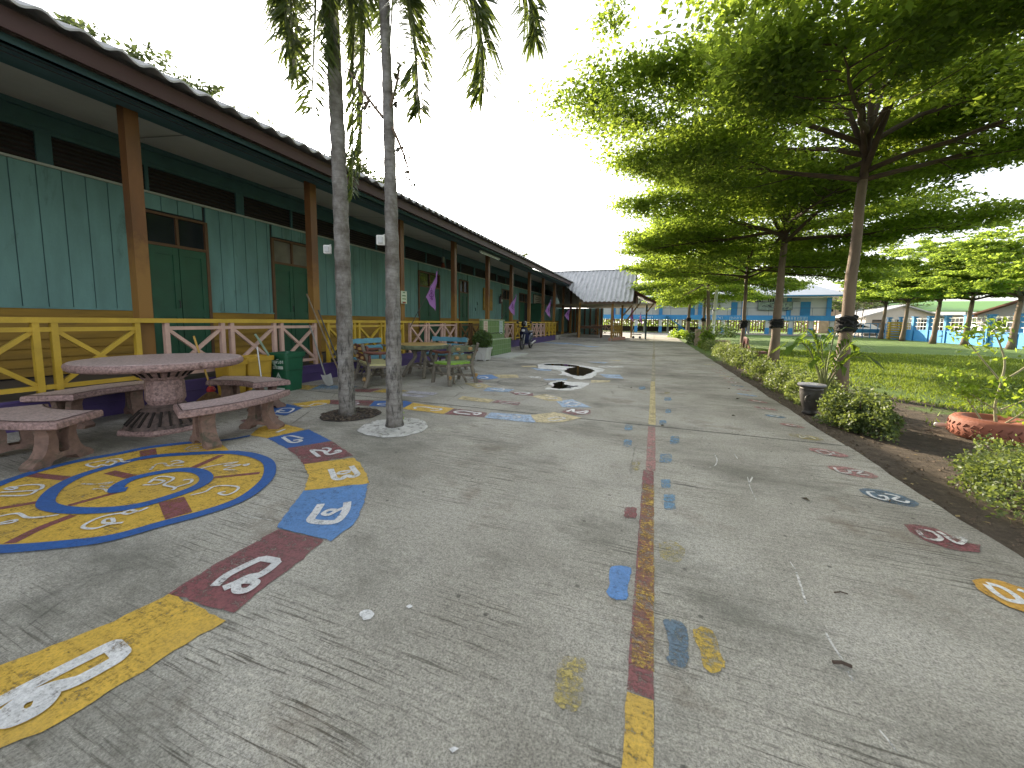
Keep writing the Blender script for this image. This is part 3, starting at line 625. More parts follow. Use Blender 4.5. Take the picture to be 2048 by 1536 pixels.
# louvred band
lv, lp, lb = MB(), MB(), MB()
y = -5.9; n = 0
posts = [-4.0, -1.2, .4, 1.55, 2.92, 4.1, 5.68, 6.9, 8.5, 9.9, 11.3, 12.7, 14.1, 15.5, 16.9, 18.3, 19.7, 21.1, 22.5, 23.9, 25.3, 26.7, 28.1, 29.5, 30.9, 32.3, 33.7, 35.1]
for i, y in enumerate(posts):
    wd = .16 if i % 2 == 0 else .05
    MB().box2((XW-.02, y-wd/2, 3.435), (XW+.025, y+wd/2, 3.86)).build('louvre_post', TEALD, school)
for k in range(6):
    z = 3.46+k*.066
    lv.add([(XW+.01, Y0, z), (XW+.01, Y1, z), (XW-.028, Y1, z+.045), (XW-.028, Y0, z+.045)], [(0, 1, 2, 3)])
lb.box2((XW-.02, Y0, 3.86), (XW+.03, Y1, 3.93)); lb.box2((XW-.02, Y0, 3.93), (XW+.05, Y1, 4.03)); lb.box2((XW-.02, Y0, 4.03), (XW+.025, Y1, 4.13)); lb.box2((XW-.02, Y0, 4.13), (XW+.07, Y1, 4.22))
lv.build('louvre_slats', surf('louvre_brown', (.05, .034, .032), .6, .3, 8), school); lb.build('wall_cornice', TEALD, school)
MB().add([(-6.3, Y0, 3.97), (-6.3, Y1, 3.97), (XW, Y1, 4.215), (XW, Y0, 4.215)], [(0, 1, 2, 3)]).build('soffit', SOFF, school)
for y in [-1, 1.44, 3.88, 6.32, 8.76, 11.2, 13.64, 16.08, 18.52, 20.96, 23.4, 25.8, 28.2, 30.6]: MB().add([(-6.3, y-.012, 3.962), (-6.3, y+.012, 3.962), (XW, y+.012, 4.207), (XW, y-.012, 4.207)], [(0, 1, 2, 3)]).build('soffit_batten', surf('soffit_joint', (.20, .19, .17), .8), school)
# doors
DP = [0]*6
for i, (a, b) in enumerate(doors):
    fr = MB(); t_ = .05
    fr.box2((XW-.03, a-t_, .34), (XW+.06, a, 3.10)); fr.box2((XW-.03, b, .34), (XW+.06, b+t_, 3.10)); fr.box2((XW-.03, a, 3.06), (XW+.06, b, 3.10+.0)); fr.box2((XW-.03, a, 2.52), (XW+.055, b, 2.57)); fr.box2((XW-.03, (a+b)/2-.02, 2.57), (XW+.05, (a+b)/2+.02, 3.06))
    f = fr.build('door_frame', FRAMEB, school)
    MB().box2((XW-.012, a+.001, 2.571), (XW+.002, b-.001, 3.059)).build('transom_pane', GLASS if i != 1 else surf('dusty_glass', (.16, .14, .11), .4, .3, 3), f)
    mid = (a+b)/2
    for j, (p, q) in enumerate(((a, mid-.004), (mid+.004, b))):
        d = MB()
        if i == 5 and j == 1: d.box2((XW+.03, b-.04, .36), (XW+.03+(q-p), b, 2.52))      # this leaf stands open
        else:
            d.box2((XW-.01, p+.002, .36), (XW+.025, q-.002, 2.518))
            W = q-p
            for z0, z1 in ((.36, .5), (1.25, 1.4), (2.38, 2.518)): d.box2((XW+.02, p+.09, z0), (XW+.042, q-.09, z1))
            d.box2((XW+.02, p+.002, .36), (XW+.045, p+.09, 2.518)); d.box2((XW+.02, q-.09, .36), (XW+.045, q-.002, 2.518))
        do = d.build('door', DOORG, school)
        if j == 0: MB().tube([(XW+.045, q-.04, 1.55), (XW+.075, q-.04, 1.55), (XW+.075, q-.04, 1.42), (XW+.045, q-.04, 1.42)], .009, 6).build('handle', BLK, do)
# small dark bolts and shutter stays seen on the boards
for y, z in ((10.9, 2.2), (17.2, 2.2), (14.8, 2.25), (11.0, 1.95), (17.0, 1.9)): MB().tube([(XW+.02, y, z), (XW+.03, y+.02, z-.16)], .014, 6).build('shutter_stay', BLK, school)
# posts
for i, y in enumerate(cols):
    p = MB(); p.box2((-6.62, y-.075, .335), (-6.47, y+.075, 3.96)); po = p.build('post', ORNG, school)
    MB().box2((-6.635, y-.09, .335), (-6.455, y+.09, .50)).build('post_foot', surf('post_foot_ochre', (.30, .17, .03), .6, .3, 5), po)
# beam, fascia, roof
MB().box2((-6.72, Y0, 3.962), (-6.44, Y1, 4.06)).build('eave_beam', TEALD, school)
m = MB(); m.box2((-6.10, Y0, 3.90), (-6.06, Y1, 3.99)); m.box2((-6.06, Y0, 3.90), (-6.44, Y1, 3.912)); m.build('lower_fascia', surf('blue_grey_fascia', (.06, .12, .14), .6, .2, 3), school)
MB().box2((-5.96, Y0, 3.975), (-5.92, Y1, 4.175)).build('fascia', FASC, school)
m = MB(); pit = .175; amp = .03; ns = 6; slope = .44
def roof_sheet(x0, z0, x1, z1, ya, yb, mb, amp=.028, pit=.175, ns=8, th=.008):
    nY = int((yb-ya)/pit*ns); L = []
    for i in range(nY+1):
        yy = ya+i*pit/ns; h = amp*math.cos(2*math.pi*i/ns)
        L += [(x0, yy, z0+h), (x1, yy, z1+h), (x0, yy, z0+h-th), (x1, yy, z1+h-th)]
    F_ = []
    for i in range(nY):
        a, b = 4*i, 4*i+4; F_ += [(a, b, b+1, a+1), (a+2, a+3, b+3, b+2), (a, a+2, b+2, b), (a+1, b+1, b+3, a+3)]
    mb.add(L, F_)
roof_sheet(-5.80, 4.235, -8.2, 4.235+2.4*slope, Y0, Y1, m, .034, .30, 8, .024); roof_sheet(-8.1, 4.235+2.3*slope+.03, -11.3, 4.235+5.5*slope+.03, Y0, Y1, m, .032, .30); roof_sheet(-16.8, 4.235, -11.3, 4.235+5.5*slope+.03, Y0, Y1, m, .032, .30)
m.build('roof', ROOFM, school)
m = MB(); m.box2((XW-.06, Y0-.02, 0), (-14.2, Y0, 4.2)); m.box2((XW-.06, Y1, 0), (-14.2, Y1+.02, 4.2)); m.box2((-14.2, Y0, 0), (-14.22, Y1, 4.2))
for y in (Y0, Y1): m.add([(-6.1, y, 4.15), (-16.2, y, 4.15), (-11.3, y, 6.4)], [(0, 1, 2)])
m.build('rear_wall', TEAL, school)
m = MB(); m.tube([(-6.35, 21.2, 3.88), (-6.35, 23.2, 3.88)], .03, 8); 
tl = thing('tube_lamp', 'white fluorescent tube lamp hanging under the veranda eave', 'lamp', (-6.3, 14.6, 3.86))
MB().box2((-6.26, 13.0, 3.82), (-6.19, 14.9, 3.88)).build('lamp_tray', WHITE, tl); MB().tube([(-6.225, 13.05, 3.80), (-6.225, 14.85, 3.80)], .016, 8).build('tube', surf('lamp_glass', (.8, .8, .78), .3, .02), tl)
# wires under the eave
m = MB()
for z, x in ((3.90, -6.14), (3.86, -6.16)): m.tube([(x, y, z-.015*math.sin((y % 2.8)/2.8*math.pi)) for y in np.arange(-3, 34, .4)], .006, 5)
m.build('cable', BLK, school)
# railings: one per bay, alternately yellow and pink
cols_r = [c for c in cols if c < 26]
for i in range(len(cols_r)-1):
    a, b = cols_r[i]+.13, cols_r[i+1]-.13
    if 6 == cols.index(cols_r[i]): mat_ = surf('brown_rail_paint', (.16, .085, .03), .6, .25, 4)
    else: mat_ = YELR if i % 2 == 0 else PINK
    if cols.index(cols_r[i]) >= 8: mat_ = YELR if i % 2 == 0 else PINK
    rail = MB(); X = XF; x2 = X-.055
    rail.box2((X+.02, a-.13, 1.165), (X-.10, b+.13, 1.225))
    r0 = rail.build('handrail', YELR, school)
    sub = MB(); sub.box2((X, a, 1.065), (x2, b, 1.115)); sub.box2((X, a, .415), (x2, b, .465))
    nX = 3; L = (b-a); gap = .14; cw = (L-(nX-1)*gap-.06)/nX
    for k in range(nX):
        y0 = a+.03+k*(cw+gap); y1 = y0+cw
        for yy in (y0, y1): sub.box2((X+.008, yy-.027, .335), (x2-.004, yy+.027, 1.165))
        sub.bar((X-.028, y0+.03, 1.06), (X-.028, y1-.03, .47), .045, .045); sub.bar((X-.034, y0+.03, .47), (X-.034, y1-.03, 1.06), .045, .045)
    sub.build('railing_panel', mat_, school)
# ================================================================== things on / near the veranda
def plaque(name, label, cat, c, sx, sy, sz, mat, lines=0, lm=None, group=None):
    t = thing(name, label, cat, c)
    MB().box(c, (sx, sy, sz), 0).build('board', mat, t)
    if lines:
        m = MB()
        for k in range(lines):
            w_ = sy*(.78 if k else .5)*random.uniform(.7, 1); m.box((c[0]+sx/2+.002, c[1], c[2]+sz*(.38-.76*k/max(1, lines-1))), (.004, w_, sz*.3/lines))
        m.build('writing', lm or BLK, t)
    return t
nb = plaque('notice_board', 'cream notice board with rows of dark writing on the teal wall', 'notice board', (XW+.05, 27.6, 2.5), .05, 2.0, 1.4, surf('cream_board', (.5, .45, .36), .6, .1), 9, surf('brown_ink', (.13, .08, .06), .7))
MB().box((XW+.045, 27.6, 2.5), (.045, 2.12, 1.5)).build('frame', BRN, nb)
plaque('wall_panel', 'plain ochre wooden panel fixed to the teal wall beside a post', 'panel', (XW+.05, 18.45, 2.38), .05, 1.15, 1.15, YELW)
ps = plaque('small_sign', 'small pale green sign with lines of writing on the veranda post', 'sign', (-6.44, 8.66, 1.86), .012, .25, .34, surf('pale_green_sign', (.55, .6, .45), .6, .05), 4, surf('sign_green_ink', (.08, .2, .07), .7))
MB().box((-6.428, 8.66, 1.72), (.006, .12, .04)).build('label', surf('sign_red', (.3, .05, .03), .6), ps)
fx = thing('fire_extinguisher', 'dark fire extinguisher in a black holder on the teal wall', 'fire extinguisher', (XW+.1, 20.05, 2.2))
MB().lathe((XW+.13, 20.05, 2.24), [(.07, 0), (.085, .02), (.085, .36), (.05, .43), (.025, .46)], 14).build('cylinder', surf('extinguisher_dark', (.06, .02, .02), .3), fx, shade=False)
MB().box((XW+.13, 20.05, 2.74), (.05, .14, .05)).build('valve', BLK, fx); MB().tube([(XW+.14, 20.1, 2.74), (XW+.2, 20.2, 2.6), (XW+.17, 20.16, 2.35)], .014, 6).build('hose', BLK, fx)
MB().box((XW+.21, 20.05, 2.42), (.006, .1, .12)).build('label', WHITE, fx)
ha = thing('hanging_bell', 'small reddish hanging bell lamp at the louvres beside the third door', 'bell', (XW+.3, 13.3, 3.6))
MB().lathe((XW+.35, 13.4, 3.36), [(.02, .2), (.05, .17), (.08, .05), (.085, 0)][::-1], 12).build('bell', surf('rusty_red', (.2, .05, .03), .6), ha); MB().box((XW+.35, 13.4, 3.68), (.08, .07, .22)).build('bracket', METAL, ha); MB().tube([(XW+.35, 13.4, 3.56), (XW+.35, 13.4, 4.15)], .008, 5).build('cord', BLK, ha)

# pennants tied to the railing
VIO = surf('lilac_cloth', (.36, .17, .46), .7, .12, 6); VIOD = surf('dark_violet_print', (.20, .05, .24), .7)
mt, tt, bb = new_mat('lilac_flag_cloth'); bb.inputs['Base Color'].default_value = (.42, .20, .52, 1); bb.inputs['Roughness'].default_value = .8
trn = tt.nodes.new('ShaderNodeBsdfTranslucent'); trn.inputs[0].default_value = (.5, .25, .62, 1); mx = tt.nodes.new('ShaderNodeMixShader'); mx.inputs[0].default_value = .4
tt.links.new(bb.outputs[0], mx.inputs[1]); tt.links.new(trn.outputs[0], mx.inputs[2]); tt.links.new(mx.outputs[0], tt.nodes['Material Output'].inputs[0]); FLAGM = mt
def pennant(base, tip, label, hang=1.0):
    t = thing('pennant', label, 'flag', base, 'lilac pennants tied along the building')
    b, e = Vector(base), Vector(tip); d = (e-b)
    MB().tube([b, b+d*.5+Vector((0, 0, -.01)), e], .011, 6).build('pole', surf('dark_stick', (.05, .05, .045), .6), t)
    L = d.length; dn = d.normalized()
    a0 = b+d*.52; n = 12; V_ = []; F_ = []
    for i in range(n+1):
        s = i/n; p = a0+d*.44*s
        wd = hang*(1-s)
        for j in range(9):
            q = j/8; fall = Vector((.30, .02, -.54))*wd*q*.95
            rip = .035*math.sin(q*9+s*4)*(q)+.02*math.sin(s*11)
            V_.append(p+fall+Vector((rip*.4, rip-.02*q, .10*q*wd-.02*math.sin(q*5))))
    for i in range(n):
        for j in range(8): F_.append((i*9+j, i*9+j+1, (i+1)*9+j+1, (i+1)*9+j))
    fl = MB().add(V_, F_).build('cloth', FLAGM, t, shade=True)
    # the printed emblem: a crest of loops
    m = MB()
    cx = a0+d*.13+Vector((.11, -.045, -.17))*hang
    for r, dz in ((.05, .10), (.075, .0), (.045, -.10)):
        m.tube([cx+Vector((r*math.cos(a)*hang*.8, -.02, (dz+r*.6*math.sin(a))*hang)) for a in np.linspace(0, 6.3, 12)], .008, 5)
    m.tube([cx+Vector((0, -.02, .2*hang)), cx+Vector((0, -.02, -.16*hang))], .007, 5)
    m.build('emblem', VIOD, fl)
pennant((-6.22, 8.62, 1.05), (-6.0, 9.75, 2.72), 'lilac pennant nearest the palms, on a dark stick', 1.05)
pennant((-6.22, 14.8, 1.15), (-5.9, 16.3, 2.5), 'lilac pennant behind the dark scooter and the green basin', .95)
pennant((-6.2, 20.6, 1.1), (-5.9, 22.4, 2.62), 'third lilac pennant from the palms, narrow and hanging', 1.05)
pennant((-6.15, 24.8, 1.0), (-5.6, 26.9, 2.4), 'lilac pennant just before the corrugated pavilion, spread wide', 1.0)

# ================================================================== PLANTS
def bent(p, q, sag=0., n=6, wob=.0):
    p, q = Vector(p), Vector(q)
    return [p.lerp(q, i/n)+Vector((random.uniform(-wob, wob), random.uniform(-wob, wob), sag*math.sin(math.pi*i/n))) for i in range(n+1)]
def tree(label, base, fork, R, ztip, zdome, nleaf, lsize, trunk_r, group, cat='tree', mat=LEAF, limbs=11, name='rain_tree', collar=None, cen=None, flat=.13, fill=11, seed=0):
    """umbrella tree in storeys: trunk, spreading limbs, sprays of small leaves in flat pads"""
    global NR
    random.seed(seed); NR = np.random.default_rng(seed)
    b = Vector((base[0], base[1], -.06)); f = Vector(fork)
    t = thing(name, label, cat, b, group)
    n = 9; P = [b.lerp(f, i/n)+Vector((.008*math.sin(i*1.7+seed), .008*math.cos(i*2.1+seed), 0)) for i in range(n+1)]
    rr = [trunk_r*(1.28 if i == 0 else 1.12 if i == 1 else 1-.35*i/n) for i in range(n+1)]
    tk = MB().tube(P, rr, 18, wob=.05).build('trunk', BARK, t, shade=True)
    br = MB(); pad = []
    c0 = Vector(cen) if cen else f
    br.tube([f-Vector((0, 0, .2)), f+Vector((.03, 0, .2*(zdome-f.z))), f+Vector((-.05, .05, .6*(zdome-f.z)))], [trunk_r*.66, trunk_r*.5, trunk_r*.2], 9)
    for k in range(limbs):
        lv = k % 3
        a = 2*math.pi*k/limbs*1.0+random.uniform(-.25, .25)
        rad = R*(.93, 1.0, .72)[lv]*random.uniform(.80, 1.02); zt = ztip+(zdome-ztip)*((.0, .26, .6)[lv]+random.uniform(0, .2))
        tip = Vector((c0.x+rad*math.cos(a), c0.y+rad*math.sin(a), zt)); pts = []
        ff = f+Vector((0, 0, random.uniform(0, .16)*(zdome-f.z)))
        for i in range(9):
            s = i/8; q = ff.lerp(tip, s); q.z = ff.z+(zt-ff.z)*(s**(.95, .8, .62)[lv]); pts.append(q+Vector((random.uniform(-.05, .05), random.uniform(-.05, .05), random.uniform(-.05, .05)))*R*.12*(s > 0))
        br.tube(pts, [trunk_r*(.40*(1-i/8)**.9+.06) for i in range(9)], 7)
        for i in range(2, 9):
            for sgn in (-1, 1):
                if i == 8 and sgn == 1: continue
                L = R*(.46-.035*i)*random.uniform(.6, 1.15)
                aa = a+sgn*random.uniform(.55, 1.05); s0 = pts[i]
                e = s0+Vector((math.cos(aa)*L, math.sin(aa)*L, random.uniform(.0, .22)*L+.05))
                br.tube(bent(s0, e, -.06*L, 4, .015*R), [trunk_r*.13, trunk_r*.1, trunk_r*.075, trunk_r*.05, trunk_r*.03], 5)
                for q in (.35, .7, 1.0): pad.append((s0.lerp(e, q), aa))
        pad.append((pts[8], a))
    # sprays filling the rounded flank and top of the crown
    for k in range(int(limbs*fill)):
        a = random.uniform(0, 6.283); z = ztip+(zdome-ztip)*random.random()**.85; zm = ztip+.25*(zdome-ztip)
        hz = (zdome-zm)*1.04 if z > zm else (zm-ztip)*1.9
        q = math.sqrt(max(0, 1-((z-zm)/hz)**2))*random.uniform(.55, 1.0)*(1+.10*math.sin(3*a+seed)+.07*math.sin(7*a+z*2))
        pad.append((Vector((c0.x+R*q*math.cos(a), c0.y+R*q*math.sin(a), z)), a))
    br.build('branches', BARKD, t, shade=True)
    pc = np.array([p[0] for p in pad]); pa = np.array([p[1] for p in pad])
    m = len(pad); idx = NR.integers(0, m, nleaf)
    # keep each pad an uneven fan of twigs: leaves gather on a few short lines
    tw = NR.integers(0, 7, nleaf); wts = NR.random(m)*.7+.5
    ang = pa[idx]+(tw-3)*.42+NR.normal(size=nleaf)*.05
    L = (R*.17+.12)*wts[idx]*NR.random(nleaf)**.7
    spread = .028*R
    X = pc[idx]+np.stack([np.cos(ang)*L, np.sin(ang)*L, .06*L-.10*L*L], 1)+NR.normal(size=(nleaf, 3))*np.array([spread, spread, flat*spread*3.2])
    V_ = leaves_at(X, lsize, .55, .5)
    quads('crown', V_, mat, t)
    if collar:
        cp = b.lerp(f, (collar+.06)/(f.z+.06)); m_ = MB(); rc = trunk_r*1.02
        for k in range(5): m_.tube([cp+Vector((rc*(1+.12*random.random())*math.cos(q), rc*(1+.12*random.random())*math.sin(q), (k-2)*.055+random.uniform(-.03, .03))) for q in np.linspace(0, 6.28, 15)], .045, 6, wob=.9)
        for k in range(9): 
            q = random.uniform(1.8, 4.4); m_.tube([cp+Vector((rc*math.cos(q), rc*math.sin(q), random.uniform(-.05, .1))), cp+Vector((rc*1.8*math.cos(q), rc*1.6*math.sin(q), random.uniform(.0, .14)))], [.012, .004], 4)
        tag(m_.build('tied_netting', BLACKN, origin=tuple(cp)), 'black netting bundle tied round the trunk of '+collar_names[len(done)], 'netting', 'black netting bundles tied to the trunks'); done.append(1)
    return t
done = []; collar_names = ['the nearest lawn tree', 'the second lawn tree', 'the third lawn tree, above the red chair', 'the slim tree left of the white pole', 'the dark tree beyond the yellow bush']
GT = 'storeyed shade trees lining the pavement'
tree('nearest of the shade trees, thick leaning pale trunk beside the potted young palm', G(1678, 778), (3.62, 9.35, 4.02), 4.8, 4.5, 9.3, 250000, .09, .112, GT, collar=1.27, seed=3, limbs=13)
tree('second shade tree along the pavement, trunk between the red chair and the potted palm', G(1546, 724), (3.95, 15.2, 3.95), 4.9, 3.9, 8.3, 130000, .112, .14, GT, collar=1.28, seed=5, limbs=12)
tree('third shade tree, slim brown trunk directly behind the red chair', G(1484, 708), (3.6, 18.7, 3.15), 4.6, 2.9, 6.6, 75000, .12, .092, GT, collar=1.25, seed=8, limbs=11)
tree('shade tree whose crown reaches over the top right corner from outside the frame', (5.0, 3.0), (5.1, 3.2, 4.3), 4.3, 5.0, 8.2, 120000, .085, .15, GT, seed=11, limbs=12)
tree('slim pale tree left of the white pole, far end of the row', (4.2, 38.5), (4.3, 38.6, 4.0), 4.8, 2.9, 7.0, 26000, .18, .13, GT, seed=12, limbs=9, collar=1.6)
tree('dark trunked tree behind the yellow bush, far end of the row', (2.9, 38.0), (3.0, 38, 3.5), 5.0, 2.6, 8.0, 30000, .18, .16, GT, seed=13, limbs=9, collar=1.6)
tree('tall shade tree over the pavilion side of the row, before the white pole', (3.5, 28.5), (3.3, 28.5, 3.8), 5.2, 2.9, 7.4, 50000, .16, .14, GT, seed=14, limbs=10)
GL = 'bright green trees along the blue boundary wall'
for i, (px, py, R, zt, zd, lab) in enumerate(((1761, 677, 4.6, 4.0, 8.4, 'leftmost bright tree by the blue wall, dark trunk before the yellow slatted box'), (1804, 681, 3.8, 4.2, 8.0, 'second bright tree from the left along the blue wall'),
        (1865, 686, 3.9, 3.8, 7.6, 'middle bright tree along the blue wall, behind the small tyre tree'), (1928, 689, 3.4, 3.9, 7.2, 'bright tree before the green roof, with a pale trunk'), (2021, 697, 4.2, 3.7, 7.2, 'rightmost bright tree before the brown gabled house'))):
    x, y = G(px, py); tree(lab, (x, y), (x+.15, y, zt-.9), R*.88, zt-.5, zd+.35, 38000, .18, .17, GL, mat=LEAFF, seed=21+i, limbs=10)
GB = 'treetops behind the school roof'
for i, (x, y, h, R, nl, lab) in enumerate(((-16.5, 7.6, 9.9, 2.3, 5000, 'feathery treetop over the roof at the far left'), (-16.5, 11.6, 9.7, 1.6, 3000, 'small feathery treetop over the roof left of the palms'), (-16.8, 17.0, 10.1, 2.6, 8000, 'leafy treetop between the two palm trunks, in front of the sun'), (-17, 43.0, 10.3, 2.8, 5000, 'distant treetop over the far end of the roof'))):
    tree(lab, (x, y), (x, y, h-2.4), R, h-1.3, h, nl, .17, .16, GB, mat=LEAFB, seed=40+i, limbs=8, name='background_tree', fill=3)
for i, (x, y, h, R) in enumerate(((28, 66, 5, 5), (-8, 70, 7, 5))):
    tree(['rounded tree behind the far end of the blue building', 'tree far behind the pavilion'][i], (x, y), (x, y, h-2.5), R, h-1.5, h+1.5, 7000, .3, .2, None, mat=LEAFB, seed=50+i, limbs=8, name='background_tree')
random.seed(9); NR = np.random.default_rng(9)

# ---- palms
def frond(m, Ls, pts, L0=.42, n=70, plum=1.0, dead=0):
    pts = [Vector(p) for p in smooth(pts, False, 8)]; k = len(pts)
    m.tube(pts, [.022*(1-i/k)+.005 for i in range(k)], 6)
    out = []
    n = int(n*2.3)
    for i in range(n*2):
        s = .06+.94*(i//2)/n; f = s*(k-1); j = min(k-2, int(f)); p = pts[j].lerp(pts[j+1], f-j); d = (pts[j+1]-pts[j]).normalized()
        side = d.cross(Vector((0, 0, 1)));
        if side.length < .15: side = d.cross(Vector((.3, 1, 0)))
        side.normalize(); sg = -1 if i % 2 else 1; ph = random.uniform(-1.0, 1.0)*plum
        upv = side.cross(d); v = (side*sg*math.cos(ph)+upv*math.sin(ph))
        v = (v*1.0+d*.5+Vector((0, 0, -.16))).normalized()
        L = L0*(.55+.75*math.sin(math.pi*min(1, s*.92+.05)))*random.uniform(.75, 1.1); w_ = random.uniform(.011, .020)
        e = v.cross(d).normalized(); q = v.cross(e).normalized()
        ee = (e*math.cos(ph)+q*math.sin(ph))
        tip = p+v*L+Vector((0, 0, -.22*L)); mid = p+v*L*.5
        out.append([p, mid+ee*w_, tip, mid-ee*w_])
    return out
def palm(label, base, top, r0, r1, fronds, twigs=()):
    b = Vector((base[0], base[1], 0)); t_ = Vector(top)
    t = thing('palm_tree', label, 'palm tree', b, 'two palm trees rising through the pavement')
    n = 60; P = []; rr = []
    for i in range(n+1):
        s = i/n; q = b.lerp(t_, s); q.x += .03*math.sin(s*5)*s; P.append(q)
        base_r = (r0+(r1-r0)*min(1, s*1.35))*(1.12 if i == 0 else 1.03 if i < 3 else 1); rr.append(base_r+.004*math.cos(i*2.1)+random.uniform(-.0025, .0025))
    tr = MB().tube(P, rr, 22, wob=.025).build('trunk', PBARK, t, shade=True)
    for fr in fronds:
        m = MB(); o = frond(m, None, *fr[:1], **fr[1])
        f = m.build('frond', surf('frond_rachis', (.13, .15, .05), .6, .2, 6), t)
        quads('leaflets', np.array([[tuple(v) for v in q] for q in o]), PALML, f)
    return t
T1 = (P1[0]-.03, P1[1]-.02, 5.9); T2 = (P2[0]-.02, P2[1], 5.35)
palm('left palm, thicker trunk standing in a dark open pit', P1, T1, .100, .080, [
    ([(-3.8, 3.7, 5.7), (-3.75, 3.35, 6.0), (-3.85, 3.2, 5.3), (-3.9, 3.25, 4.2)], dict(n=80, L0=.46)),
    ([(-3.8, 3.7, 5.7), (-4.05, 3.4, 6.0), (-4.12, 3.35, 5.2), (-4.0, 3.4, 4.35)], dict(n=70, L0=.32)),
    ([(-3.8, 3.8, 5.7), (-3.6, 4.1, 6.0), (-3.5, 4.0, 4.8), (-3.48, 3.85, 3.15)], dict(n=80, L0=.30, plum=.5)),
    ([(-3.8, 3.7, 5.7), (-3.4, 3.3, 5.9), (-3.5, 3.3, 4.9), (-3.75, 3.4, 3.6)], dict(n=70, L0=.34)),
    ([(-3.8, 3.7, 5.7), (-3.3, 3.9, 6.1), (-3.1, 3.7, 5.5), (-3.2, 3.6, 4.6)], dict(n=70, L0=.34)),
    ([(-3.8, 3.7, 5.6), (-3.9, 3.4, 5.9), (-4.02, 3.3, 5.2), (-4.0, 3.3, 4.6)], dict(n=60, L0=.30)),
    ([(-3.8, 3.7, 5.6), (-3.7, 3.25, 5.8), (-3.78, 3.2, 5.0), (-3.84, 3.3, 3.9)], dict(n=80, L0=.34)),
    ([(-3.8, 3.7, 5.6), (-3.55, 3.5, 5.7), (-3.52, 3.5, 5.0), (-3.58, 3.55, 4.3)], dict(n=70, L0=.36)),
    ([(-3.8, 3.8, 5.5), (-3.62, 3.95, 5.4), (-3.55, 3.85, 4.4), (-3.52, 3.75, 2.75)], dict(n=70, L0=.20, plum=.4)),
    ([(-3.8, 3.7, 5.7), (-4.2, 4.6, 6.2), (-4.6, 5.2, 5.6)], dict(n=50)),
    ([(-3.8, 3.7, 5.7), (-4.3, 4.2, 6.6), (-4.9, 4.8, 6.5)], dict(n=40))])
pal2 = palm('right palm, slimmer trunk standing in a lime white ring', P2, T2, .095, .052, [
    ([(-2.76, 3.5, 4.65), (-2.5, 3.45, 4.55), (-2.35, 3.4, 3.9), (-2.32, 3.4, 3.35)], dict(n=75, L0=.28)),
    ([(-2.76, 3.5, 4.60), (-2.3, 3.5, 4.72), (-1.85, 3.5, 4.5), (-1.68, 3.5, 4.0), (-1.66, 3.5, 3.48)], dict(n=80, L0=.40)),
    ([(-2.76, 3.5, 5.1), (-2.1, 3.6, 5.3), (-1.55, 3.6, 4.9), (-1.25, 3.6, 4.3), (-1.16, 3.6, 3.9)], dict(n=70, L0=.34)),
    ([(-2.76, 3.5, 5.0), (-2.6, 3.1, 5.3), (-2.05, 2.95, 5.1), (-1.65, 2.9, 4.4)], dict(n=70, L0=.42)),
    ([(-2.8, 3.5, 5.0), (-2.95, 3.3, 5.2), (-3.05, 3.2, 4.8), (-3.0, 3.2, 4.45)], dict(n=40, L0=.26)),
    ([(-2.76, 3.5, 5.1), (-3.2, 4.2, 5.6), (-3.6, 4.6, 5.0)], dict(n=40))])
# a little wild seedling has rooted in the second palm's trunk
m = MB(); tl = []
for pts in ([(-2.84, 3.5, 3.42), (-3.0, 3.48, 3.62), (-3.16, 3.46, 3.84), (-3.28, 3.45, 4.0)], [(-2.72, 3.5, 3.3), (-2.62, 3.5, 3.1), (-2.54, 3.5, 2.9), (-2.5, 3.5, 2.72)], [(-2.75, 3.5, 3.5), (-2.66, 3.5, 3.72), (-2.62, 3.5, 3.9)], [(-3.0, 3.48, 3.62), (-3.1, 3.5, 3.55)]):
    m.tube(smooth(pts), [.018-.011*i/15 for i in range(len(smooth(pts)))], 5)
    sp = smooth(pts)
    for i in range(26): p = sp[random.randrange(len(sp)//4, len(sp))]; tl.append(np.array(p)+NR.normal(size=3)*.035)
sd = thing('seedling', 'wild leafy seedling rooted halfway up the right palm trunk', 'seedling', (-2.8, 3.5, 3.4))
m.build('stem', BARK, sd); quads('foliage', leaves_at(np.array(tl), .06, .2, .6), surf('seedling_leaf', (.07, .07, .045), .6), sd)
gs = tag(quads('sprout', leaves_at(np.array([G(797, 848)+(.1+.05*random.random(),) for _ in range(14)])+NR.normal(size=(14, 3))*.03, .06, .3, .6), SHRUB), 'tiny green sprout at the foot of the right palm', 'sprout')
# white electrical boxes fixed on the palms
for i, (c, lab) in enumerate((((P1[0]-.155, P1[1]-.09, 2.11), 'white junction box on the left side of the left palm trunk'), ((P2[0]-.045, P2[1]-.125, 2.105), 'white junction box facing the camera on the right palm trunk'))):
    t = thing('junction_box', lab, 'junction box', c); rz = R_(28)
    MB().box(c, (.085, .05, .105), rz, .006).build('housing', WHITE, t); MB().box((c[0]+.02, c[1]-.03, c[2]), (.05, .012, .07), rz, .003).build('cover', surf('socket_grey', (.5, .5, .5), .5, .1), t)
    MB().tube([(c[0]+.03, c[1], c[2]+.05), (c[0]+.04, c[1]+.02, c[2]+.06)], .006, 5).build('conduit', WHITE, t)

